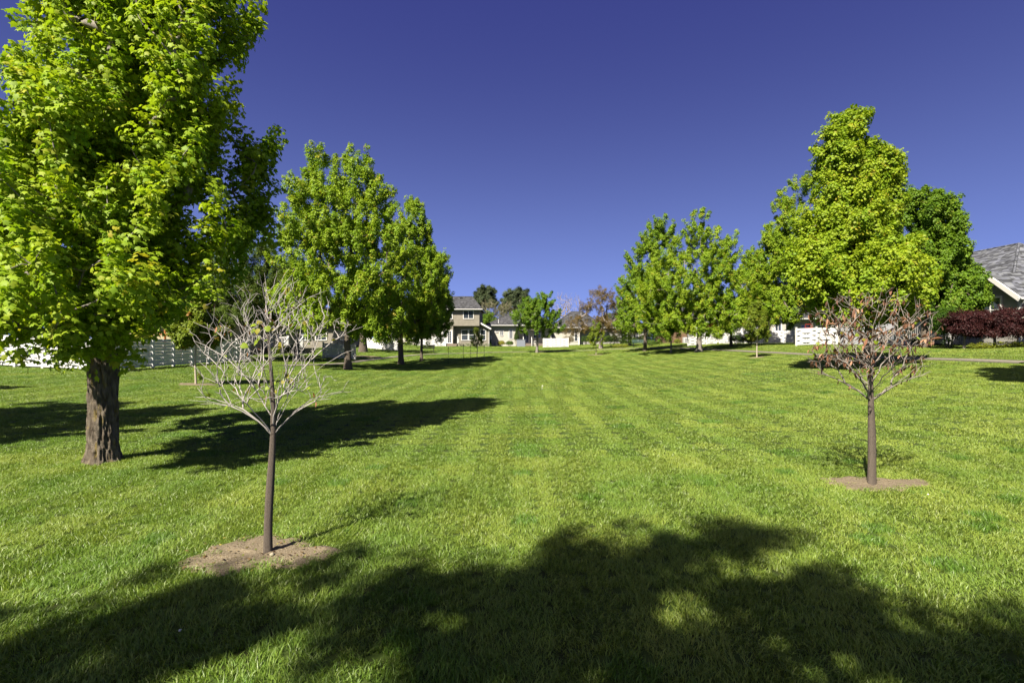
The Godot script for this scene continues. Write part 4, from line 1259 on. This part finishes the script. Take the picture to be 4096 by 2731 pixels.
	rf = roof(h, 6.5, 18.2, -.55, -11, 3.22, 2.9, 4.5, 4.5, M.shingle_dark)
	window(h, Vector3(4.2, 1.7, 0), .5, 1.9, 0, [1, 3], .3)
	for i in 3:
		window(h, Vector3(13.2 + i * 1.15, 1.75, -1.2), .9, 1.5, 0, [2, 2], .35)
	boxpart(h, "bay_sill", Vector3(14.35, .75, -1.05), Vector3(3.6, .18, .3), M.trim, .02)
	boxpart(h, "meter_box", Vector3(11.2, 1.5, -1.1), Vector3(.3, .6, .18), M.grey_cover, .02)
	# tan house
	h = thing("house", "brown stucco house behind the broad right maple", "house", Vector3(22.6, 1.45, -70), 0, "houses round the park")
	wall(h, 0, 8, -.5, 3.3, 0, -9, M.stucco_tan)
	roof(h, -.6, 8.6, .6, -9.6, 3.3, 2.6, 3.5, 3.5, M.shingle_dark)
	window(h, Vector3(5.9, 1.7, 0), 1.1, 1.2, 0, [2, 2], .6)
	glass_door(h, Vector3(3.6, .2, 0), 1.5, 2.05, 2)
	# cream house behind the right fences
	h = thing("house", "cream house with a bay window behind the white fences on the right", "house", Vector3(25.4, 1.5, -57), 0, "houses round the park")
	wall(h, 0, 3.7, -.5, 2.75, 0, -9, M.stucco_cream)
	wall(h, 3.703, 5.3, -.5, 2.9, 1.0, -9, M.stucco_cream)
	wall(h, 5.303, 13, -.5, 2.75, 0, -9, M.stucco_cream)
	roof(h, -.5, 13.6, 1.3, -9.6, 2.8, 2.7, 3.6, 3.6, M.shingle_dark)
	window(h, Vector3(4.4, 1.55, 1.0), .62, 1.75, 0, [2, 1], 0)
	window(h, Vector3(1.0, 1.5, 0), .8, 1.0, 0, [2, 2], .5)
	window(h, Vector3(8.2, 1.5, 0), 1.3, 1.2, 0, [2, 2], .5)
	# near right house: a hipped main roof and a small gabled wing towards the lawn
	h = thing("house", "near grey-roofed house with a white-edged gable at the right edge", "house", Vector3(26, 1.5, -25.7), 0, "houses round the park")
	var gy: Material = M.stucco_grey
	wall(h, 1.2, 12, -.5, 2.75, -1.4, -14.5, gy)
	var gb := MB.new()
	gb.face([Vector3(0, -.5, 0), Vector3(0, -.5, -3.1), Vector3(0, 2.72, -3.1), Vector3(0, 3.95, -1.55), Vector3(0, 2.72, 0)], Vector3.LEFT)
	gb.face([Vector3(0, -.5, 0), Vector3(0, 2.72, 0), Vector3(8, 2.72, 0), Vector3(8, -.5, 0)], Vector3.BACK)
	gb.face([Vector3(0, -.5, -3.1), Vector3(0, 2.72, -3.1), Vector3(1.2, 2.72, -3.1), Vector3(1.2, -.5, -3.1)], Vector3.FORWARD)
	gb.face([Vector3(8, -.5, 0), Vector3(8, 2.72, 0), Vector3(8, 2.72, -1.4), Vector3(8, -.5, -1.4)], Vector3.RIGHT)
	part(h, "wall", gb.mesh(), gy)
	var gr := MB.new()
	var pk := 4.02
	gr.face([Vector3(-.35, 2.46, .35), Vector3(8.2, 2.46, .35), Vector3(8.2, pk, -1.55), Vector3(-.35, pk, -1.55)], Vector3(0, 1, 1), [Vector2(0, 0), Vector2(8.5, 0), Vector2(8.5, 2.4), Vector2(0, 2.4)])
	gr.face([Vector3(-.35, 2.46, -3.45), Vector3(5.2, 2.46, -3.45), Vector3(5.2, pk, -1.55), Vector3(-.35, pk, -1.55)], Vector3(0, 1, -1), [Vector2(0, 0), Vector2(5.5, 0), Vector2(5.5, 2.4), Vector2(0, 2.4)])
	var gab := part(h, "gable_roof", gr.mesh(), M.shingle_grey)
	for s in [1, -1]:
		var a := Vector3(-.36, 2.40, -1.55 + s * 1.98)
		var b := Vector3(-.36, pk - .04, -1.55)
		var dd := (b - a)
		boxpart(gab, "bargeboard", (a + b) / 2, Vector3(.06, .24, dd.length() + .1), M.trim, .01, Basis(Vector3.RIGHT, atan2(dd.y, -dd.z) if s > 0 else atan2(dd.y, -dd.z) + PI))
	boxpart(gab, "gutter", Vector3(3.9, 2.42, .42), Vector3(8.6, .12, .12), M.trim, .03)
	downspout(h, Vector3(-.05, -.1, .12), 2.4)
	# its main roof runs away from the viewer
	var turned := Node3D.new()
	turned.name = "main_roof"
	turned.position = Vector3(.9, 2.75, -8.0)
	turned.rotation.y = PI / 2
	h.add_child(turned, true)
	rf = roof(turned, -7.0, 7.0, 11.4, -.3, 0, 3.75, 5.3, 5.3, M.shingle_grey)
	vent(h, Vector3(4.0, 4.7, -9.2), .75)
	window(h, Vector3(0, 1.95, -1.45), 1.15, 1.25, -PI / 2, [2, 2], .4)
	window(h, Vector3(1.2, 1.75, -5.4), .8, 1.1, -PI / 2, [2, 2], .3)
	window(h, Vector3(1.2, 1.6, -9.0), 1.0, 1.1, -PI / 2, [2, 2], .5)
	boxpart(h, "deck", Vector3(.2, .25, -6.6), Vector3(1.9, .3, 2.6), M.shade_grey_boards, .02)
	steps(h, Vector3(-.78, -.35, -6.0), 1.4, 4, .17, .36, M.shade_grey_boards, -PI / 2)
	railing(h, Vector3(-.72, .40, -5.25), Vector3(-2.3, -.25, -5.25), .95, .13)
	railing(h, Vector3(-.72, .40, -6.75), Vector3(-2.3, -.25, -6.75), .95, .13)
	railing(h, Vector3(1.1, .40, -5.25), Vector3(-.6, .40, -5.25), .95, .13)
	# left houses
	h = thing("house", "yellow and tan house with a pergola behind the left fence", "house", Vector3(-22.5, .68, -37.5), 0, "houses round the park")
	wall(h, 0, -9, -.4, 2.85, 0, -15, M.stucco_yellow)
	turned = Node3D.new()
	turned.name = "main_roof"
	turned.position = Vector3(.0, 2.85, 0)
	turned.rotation.y = PI / 2
	h.add_child(turned, true)
	roof(turned, -.7, 15.7, .7, -9.7, 0, 2.5, 3.0, 3.0, M.shingle_dark)
	window(h, Vector3(0, 1.55, -5.8), 1.2, 1.25, PI / 2, [2, 2], .5)
	window(h, Vector3(0, 1.55, -11.6), 1.2, 1.25, PI / 2, [2, 2], .5)
	window(h, Vector3(-2.2, 1.5, 0), 1.2, 1.2, 0, [2, 2], .5)
	glass_door(h, Vector3(0, .5, -8.7), 1.0, 2.05, 1, PI / 2)
	boxpart(h, "deck", Vector3(1.9, .25, -8.8), Vector3(3.7, .45, 2.6), M.deck, .02)
	steps(h, Vector3(3.05, -.2, -7.5), 1.3, 4, .165, .3, M.concrete_step)
	railing(h, Vector3(2.4, .48, -7.45), Vector3(2.4, -.1, -6.35), 1.0, .13)
	railing(h, Vector3(3.7, .48, -7.45), Vector3(3.7, -.1, -6.35), 1.0, .13)
	railing(h, Vector3(.1, .48, -7.52), Vector3(2.3, .48, -7.52), 1.0, .13)
	var pg := thing("pergola", "orange-brown wooden pergola behind the left fence", "pergola", on_ground(-21.6, -33))
	for i in 4:
		boxpart(pg, "post", Vector3(-2.4 + i * 1.1, 1.05, 0), Vector3(.1, 2.3, .1), M.orange_wood, .008)
	boxpart(pg, "beam", Vector3(-.75, 2.2, .08), Vector3(4.0, .14, .05), M.orange_wood, .008)
	boxpart(pg, "beam", Vector3(-.75, 1.55, .08), Vector3(3.8, .08, .04), M.orange_wood, .008)
	for i in 9:
		boxpart(pg, "rafter", Vector3(-2.5 + i * .44, 2.32, -.5), Vector3(.05, .1, 1.5), M.orange_wood, .006)
	h = thing("house", "house with shade-darkened tan wall colour glimpsed behind the tall left maple", "house", Vector3(-21.5, .95, -60), 0, "houses round the park")
	wall(h, 0, -9, -.4, 2.9, 0, -13, M.stucco_taupe)  # darker taupe puts the shade on this wall into its colour
	turned = Node3D.new()
	turned.name = "main_roof"
	turned.position = Vector3(0, 2.9, 0)
	turned.rotation.y = PI / 2
	h.add_child(turned, true)
	roof(turned, -.7, 13.7, .7, -9.7, 0, 2.6, 3.0, 3.0, M.shingle_dark)
	for i in 3:
		window(h, Vector3(-1.4 - i * 1.9, 1.6, 0), 1.2, 1.2, 0, [2, 2], .5)
	window(h, Vector3(0, 1.6, -3.0), 1.2, 1.2, PI / 2, [2, 2], .5)
	window(h, Vector3(0, 1.6, -8.0), 1.2, 1.2, PI / 2, [2, 2], .5)

func fences() -> void:
	fence("sunlit white woven fence at the left edge behind the largest maple", Vector2(-16.9, -20.6), Vector2(-37.9, -25.0), 1.3, 9, 1.5)
	fence("shaded white woven fence running back along the left side of the lawn", Vector2(-17.0, -20.75), Vector2(-17.1, -32.5), 1.3, 9, 1.47)
	fence("short white woven fence between the porch steps and the tall left maple", Vector2(-15.1, -40), Vector2(-12.55, -40), 1.14, 8, 1.27)
	fence("shaded board fence left of the fence corner behind the thick trunk", Vector2(-18.0, -61.5), Vector2(-15.05, -58.1), 1.25, 8, 1.5, false)
	fence("bluish white woven fence right of the fence corner behind the thick trunk", Vector2(-15.0, -58), Vector2(-12.7, -57.3), 1.3, 8, 1.17)
	fence("white woven fence round the deck of the two-storey house", Vector2(-14.6, -76.9), Vector2(-10.2, -76.9), 1.45, 7, 1.46)
	fence("greyish white woven fence before the single-storey hip-roofed house", Vector2(4.5, -72), Vector2(8.1, -72), 1.25, 7, 1.2)
	fence("white woven fence behind the broad right maple", Vector2(19.0, -54), Vector2(22.2, -54.4), 1.2, 7, 1.07)
	fence("long white woven fence before the cream house with bay window", Vector2(23.3, -52), Vector2(29.4, -51.2), 1.25, 7, 1.5)
	fence("tall white woven fence left of the tallest right maple's trunk", Vector2(22.0, -38.7), Vector2(25.0, -38.5), 1.28, 7, 1.5, true, null, .05)
	fence("board fence tinted grey as painted shade behind the dead brown-leaved tree", Vector2(23.2, -35.2), Vector2(26.8, -35.0), 1.4, 8, 1.2, false, M.shade_grey_boards)
	var r := thing("deck_stairs", "white railed stairs beside the red umbrella on the right", "stairs", on_ground(22.3, -55.2))
	steps(r, Vector3(2.6, -.1, .1), 1.4, 5, .19, .35, M.vinyl, -PI / 2)
	railing(r, Vector3(2.6, .85, .8), Vector3(.3, .0, .8), .95, .14)
	railing(r, Vector3(2.6, .85, -.6), Vector3(.3, .0, -.6), .95, .14)
	boxpart(r, "landing", Vector3(3.8, .4, .1), Vector3(2.3, .85, 1.6), M.vinyl, .02)
	railing(r, Vector3(2.7, .85, .82), Vector3(4.9, .85, .82), .95, .14)

func shrubs() -> void:
	var mid := [Color(.06, .12, .015), Color(.10, .17, .02), Color(.15, .2, .03)]
	var deep := [Color(.03, .065, .012), Color(.055, .10, .016), Color(.08, .13, .02)]
	var gold := [Color(.14, .19, .02), Color(.22, .24, .03), Color(.4, .34, .03)]
	var rust := [Color(.10, .075, .02), Color(.16, .11, .03), Color(.08, .13, .02)]
	var S := func(q): return q
	# [name, label, x, z, size, count, tones, squareness, group]
	for q in [
		["shrub", "round green shrub at the corner of the two-storey house", -3.9, -81.5, Vector3(1.2, 1.1, 1.2), 330, mid, 2.0],
		["flowering_shrub", "yellow flowering shrub before the cream wall", -1.75, -82.5, Vector3(1.3, 1.0, 1.0), 330, gold, 2.0],
		["shrub", "green shrub right of the yellow flowering one", -.4, -82.3, Vector3(1.4, .95, 1.2), 330, mid, 2.0],
		["arborvitae", "narrow upright evergreen at the corner of the cream house", .75, -81, Vector3(1.3, 3.0, 1.3), 700, deep, 2.0],
		["shrub", "rusty round shrub at the left end of the long far house", 9.6, -86, Vector3(2.3, 1.7, 2.0), 500, rust, 2.2],
		["hedge", "dark clipped block hedge under the crooked bronze tree", 13.0, -88, Vector3(1.6, 1.5, 1.4), 500, deep, 6.0],
		["shrub", "large round green shrub left of the far bench", 13.6, -68, Vector3(2.5, 1.5, 2.2), 650, mid, 2.4],
		["shrub", "bright round shrub directly behind the far green bench", 14.9, -64, Vector3(2.2, 1.3, 1.8), 600, mid, 2.6],
		["hedge", "dark rounded hedge right of the far green bench", 18.2, -67, Vector3(2.3, 1.4, 1.9), 650, deep, 3.0],
		["shrub", "leafy low shrub at the right end of the far bench", 17.0, -61.2, Vector3(1.9, .75, 1.2), 380, mid, 2.0],
		["shrub", "pale green low plants left of the far bench", 13.2, -60.8, Vector3(2.1, .45, 1.1), 300, gold, 2.0],
		["shrub", "yellow-green round shrub behind the white fence of the brown house", 21.8, -59, Vector3(.95, 1.5, .9), 300, gold, 2.4],
		["shrub", "small yellow shrub beside the brown house air conditioner", 22.0, -66.5, Vector3(.9, .6, .7), 180, gold, 2.0],
		["hedge", "dark green clipped hedge right of the white railed stairs", 22.4, -50, Vector3(1.25, .95, 1.1), 420, deep, 8.0],
		["hedge", "golden clipped hedge beside the smaller right maple", 22.2, -46.6, Vector3(1.3, .98, 1.0), 430, [Color(.12, .15, .015), Color(.18, .19, .02), Color(.2, .2, .03)], 8.0],
		["shrub", "tall dark green shrub left of the purple hedge", 22.0, -25.2, Vector3(1.5, 2.1, 1.3), 900, [Color(.035, .085, .010), Color(.075, .15, .012), Color(.13, .2, .02)], 2.4],
		["shrub", "low fern-like shrub under the right house stairs", 24.2, -29.5, Vector3(1.3, .6, .8), 240, mid, 2.0],
		["shrub", "bright bush below the left porch railing", -17.6, -39.2, Vector3(2.6, .95, 1.2), 520, [Color(.09, .16, .012), Color(.15, .21, .02), Color(.2, .2, .03)], 2.2],
		["hedge", "low green border hedge left of the two-storey house", -16.4, -77.5, Vector3(2.0, .5, .8), 260, mid, 4.0],
		["shrub", "leafy bush behind the fence corner of the left houses", -16.2, -63, Vector3(2.2, 1.9, 1.8), 420, mid, 2.0],
	]:
		shrub(q[0], q[1], "hedge" if q[0] == "hedge" else "shrub", on_ground(q[2], q[3]), q[4], q[5], q[6], {"square": q[7], "group": "garden shrubs", "blush": .3 if q[0] == "flowering_shrub" else .04, "taper": .25 if q[0] == "arborvitae" else 1.0})
	rng.seed = 8
	for q in [["ground_cover", "low green plants along the front of the two-storey house", -8.4, -79.2, 5.2, .5, 300, mid], ["ground_cover", "yellow-green ground cover under the purple hedge", 21.6, -23.6, 3.6, .3, 300, gold]]:
		var o := thing(q[0], q[1], "plants", on_ground(q[2], q[3]))
		o.set_meta("kind", "stuff")
		var w := []
		var tn := PackedColorArray()
		for j in q[6]:
			var lx := rng.randf() * float(q[4])
			var lz := rng.randf_range(-.4, .4)
			w.append(Transform3D(Basis(Vector3.UP, rng.randf() * TAU).scaled(Vector3.ONE * rng.randf_range(.7, 1.3)), on_ground(q[2] + lx, q[3] + lz, rng.randf() * q[5]) - o.position))
			tn.push_back(q[7][0].lerp(q[7][1], rng.randf()))
		copies(o, "foliage", SPRIGS.shrub[0], M.leaf, w, tn)
	# the purple-leaved hedge of several stems
	var wine := [Color(.030, .010, .012), Color(.065, .019, .020), Color(.12, .05, .04)]
	tree("purple", "purple_hedge", "dark purple-leaved flat-topped hedge with bare grey stems", "hedge", {"radius": .06, "twig": .006, "tips": 429, "each": 16, "fork": .25, "leader": 1.0, "low": .75, "plume": .35, "wide": .22, "sprigs": SPRIGS.shrub, "tone": wine, "bark": M.grey_bark, "steep": .2})
	for i in 2:
		var r := thing("purple_hedge", ["bare-stemmed purple shrub at the left end of the purple hedge", "purple shrub at the right edge of the picture"][i], "hedge", on_ground(21.9 + i * 3.2, -24.2 + i * .2))
		var o := {"leader": .9, "fork": .2, "step": .3, "radius": .05, "twig": .006, "tips": 143, "seed": 5 + i, "bark": M.grey_bark, "plume": .35, "wide": .22, "each": 15, "sprigs": SPRIGS.shrub, "leaf": M.leaf, "tone": wine, "low": .7, "steep": .2}
		foliage(r, grow(r, [[0, 1.35, 0, .9, .45, .8], [0, .95, 0, .7, .3, .6]], o), o)

func small_things() -> void:
	bench("dark green park bench before the far round shrubs", on_ground(15.35, -60.6), -.05, M.green_paint)
	bench("dark park bench beside the path before the two-storey house", on_ground(-9.35, -55.6), .15, M.dark_paint)
	bench("dark park bench cut off by the left edge of the picture", on_ground(-15.5, -14.1), .12, M.dark_paint)
	for q in [[-4.85, -38.0, 1.35, "thin dark stake left of the staked young tree"], [-3.75, -38.4, 1.5, "thin dark stake second from the left by the young tree"], [-3.5, -42.0, 1.4, "thin dark stake just left of the young tree trunk"], [-2.1, -37.6, 1.5, "thin dark stake right of the staked young tree"]]:
		var o := thing("stake", q[3], "stake", on_ground(q[0], q[1]), 0, "stakes round the young tree")
		var k := MB.new()
		k.tube(PackedVector3Array([Vector3(0, -.1, 0), Vector3(.01, q[2], 0)]), PackedFloat32Array([.017, .015]), 6)
		part(o, "rod", k.mesh(), M.iron)
		boxpart(o, "tie_plate", Vector3(.01, q[2] - .1, .02), Vector3(.05, .12, .012), M.iron, .004)
	# marker in the middle of the lawn
	var f := thing("marker_flag", "tiny white marker flag standing in the middle of the lawn", "marker", on_ground(1.1, -18.3), 0)
	var k2 := MB.new()
	k2.tube(PackedVector3Array([Vector3(0, -.05, 0), Vector3(0, .15, 0)]), PackedFloat32Array([.004, .004]), 5)
	part(f, "rod", k2.mesh(), M.white_plastic)
	boxpart(f, "flag", Vector3(.02, .14, 0), Vector3(.036, .02, .004), M.white_plastic, .001)
	# grill box and patio things of the far houses
	var b := thing("storage_box", "grey-blue storage box beside the cream house steps", "box", on_ground(1.4, -77.5), 0)
	boxpart(b, "body", Vector3(0, .5, 0), Vector3(1.3, 1.1, .8), M.grey_cover, .03)
	boxpart(b, "lid", Vector3(0, 1.08, 0), Vector3(1.38, .07, .88), M.grey_cover, .02)
	var t := thing("garden_cone", "dark pyramid-shaped garden cover by the cream wall", "cover", on_ground(-2.75, -83), 0)
	var pm := MB.new()
	for i in 4:
		var a := Vector3(.42, .06, 0).rotated(Vector3.UP, TAU * i / 4 + .4)
		var c := Vector3(.42, .06, 0).rotated(Vector3.UP, TAU * (i + 1) / 4 + .4)
		pm.face([a, c, Vector3(0, 1.0, 0)], a + c + Vector3.UP * .3)
	part(t, "cover", pm.mesh(), M.grey_cover)
	boxpart(t, "base", Vector3(0, .03, 0), Vector3(.7, .1, .7), M.deck, .01, Basis(Vector3.UP, .4))
	chair("white patio chair beside the hip-roofed house deck", on_ground(3.7, -76.5), .4, M.white_plastic)
	chair("red chair standing behind the tall white fence", on_ground(24.1, -40.6, .75), -.5, M.red_cloth)
	var pd := thing("patio_slab", "raised patio slab behind the tall white fence", "patio", on_ground(24.6, -41.2))
	boxpart(pd, "slab", Vector3(0, .35, 0), Vector3(1.9, .8, 1.6), M.concrete, .02)
	# red parasol
	var u := thing("patio_umbrella", "red patio umbrella behind the broad right maple", "umbrella", on_ground(24.4, -61.5), 0)
	var pole := MB.new()
	pole.tube(PackedVector3Array([Vector3(0, 0, 0), Vector3(0, 2.35, 0)]), PackedFloat32Array([.03, .025]), 8)
	part(u, "pole", pole.mesh(), M.metal)
	boxpart(u, "base", Vector3(0, .05, 0), Vector3(.5, .1, .5), M.iron, .03)
	var cn := MB.new()
	for i in 8:
		var a := Vector3(.8, 2.0, 0).rotated(Vector3.UP, TAU * i / 8)
		var c := Vector3(.8, 2.0, 0).rotated(Vector3.UP, TAU * (i + 1) / 8)
		var mid := ((a + c) / 2).lerp(Vector3(0, 2.4, 0), .45) + Vector3(0, .08, 0)
		cn.face([a, c, mid], a + c)
		cn.face([a, mid, Vector3(0, 2.42, 0)], a + Vector3.UP)
		cn.face([mid, c, Vector3(0, 2.42, 0)], c + Vector3.UP)
		cn.face([a, c, c + Vector3(0, -.16, 0), a + Vector3(0, -.16, 0)], Vector3(a.x + c.x, 0, a.z + c.z))
	part(u, "canopy", cn.mesh(), M.red_cloth)
	# air conditioner
	var ac := thing("air_conditioner", "grey air conditioner against the brown house", "air conditioner", on_ground(23.9, -68.6), 0)
	boxpart(ac, "case", Vector3(0, .4, 0), Vector3(.75, .8, .75), M.metal, .03)
	for i in 6:
		boxpart(ac, "louvre", Vector3(0, .15 + i * .1, .385), Vector3(.64, .03, .02), M.iron)
	# bits on the grass
	for q in [[-1.93, -4.02, .016, "small pale stone against the dead white tree's foot", "pebble"], [-1.96, -2.95, .007, "white petal lying in the shaded foreground grass", "petal"], [4.62, -5.55, .007, "white petal on the grass before the right bare patch", "petal"]]:
		var o := thing(q[4], q[3], q[4], on_ground(q[0], q[1], .03))
		var s := MB.new()
		var rr: float = q[2]
		rng.seed = int(rr * 10000)
		var top := s.vert(Vector3(0, rr * .9, 0), Vector3.UP)
		var ring := []
		for lev in 2:
			for i in 8:
				var d := Vector3(1, 0, 0).rotated(Vector3.UP, TAU * i / 8) * rr * (rng.randf_range(.9, 1.5) if lev == 0 else rng.randf_range(.7, 1.2))
				ring.append(s.vert(d + Vector3(0, rr * (.45 if lev == 0 else -.4), 0), (d.normalized() + Vector3(0, .5 if lev == 0 else -.3, 0)).normalized()))
		for i in 8:
			s.tri_i(top, ring[i], ring[(i + 1) % 8])
			s.tri_i(ring[i], ring[(i + 1) % 8], ring[8 + (i + 1) % 8])
			s.tri_i(ring[i], ring[8 + (i + 1) % 8], ring[8 + i])
		part(o, "body", s.mesh(), M.stone if q[4] == "pebble" else M.white_plastic)
	rng.seed = 71
	var lit := thing("leaf_litter", "fallen yellow leaves and crumbs on the bare brown soil", "litter", on_ground(-2.1, -4.1))
	lit.set_meta("kind", "stuff")
	var lk := MB.new()
	leaf_into(lk, Vector3.ZERO, Vector3.BACK, Vector3.UP, .03, "oval", Color.WHITE)
	var w := []
	var tn := PackedColorArray()
	for i in 170:
		var an := rng.randf() * TAU
		var q := sqrt(rng.randf())
		w.append(Transform3D(Basis.from_euler(Vector3(rng.randf_range(-.5, .5), rng.randf() * TAU, rng.randf_range(-.5, .5))).scaled(Vector3.ONE * rng.randf_range(.5, 1.2)), on_ground(-2.1 + cos(an) * .6 * q, -4.1 + sin(an) * .4 * q, .03) - lit.position))
		tn.push_back([Color(.30, .26, .06), Color(.22, .15, .07), Color(.16, .20, .04), Color(.12, .08, .05)][rng.randi() % 4])
	copies(lit, "leaf", lk.mesh(), M.grass, w, tn)

func chair(label: String, at: Vector3, turn: float, m: Material) -> void:
	var r := thing("patio_chair", label, "chair", at, turn)
	for s in [[-.22, -.22], [.22, -.22], [-.22, .22], [.22, .22]]:
		boxpart(r, "leg", Vector3(s[0], .21, s[1]), Vector3(.035, .42, .035), m, .005)
	boxpart(r, "seat", Vector3(0, .43, 0), Vector3(.52, .04, .5), m, .01)
	for y in [.62, .9]:
		boxpart(r, "back_rail", Vector3(0, y, -.26), Vector3(.5, .05, .03), m, .008)
	for s in [-.23, .23]:
		boxpart(r, "back_post", Vector3(s, .66, -.275), Vector3(.035, .52, .03), m, .005)
	for s in [-.27, .27]:
		boxpart(r, "armrest", Vector3(s, .64, .0), Vector3(.05, .03, .5), m, .008)
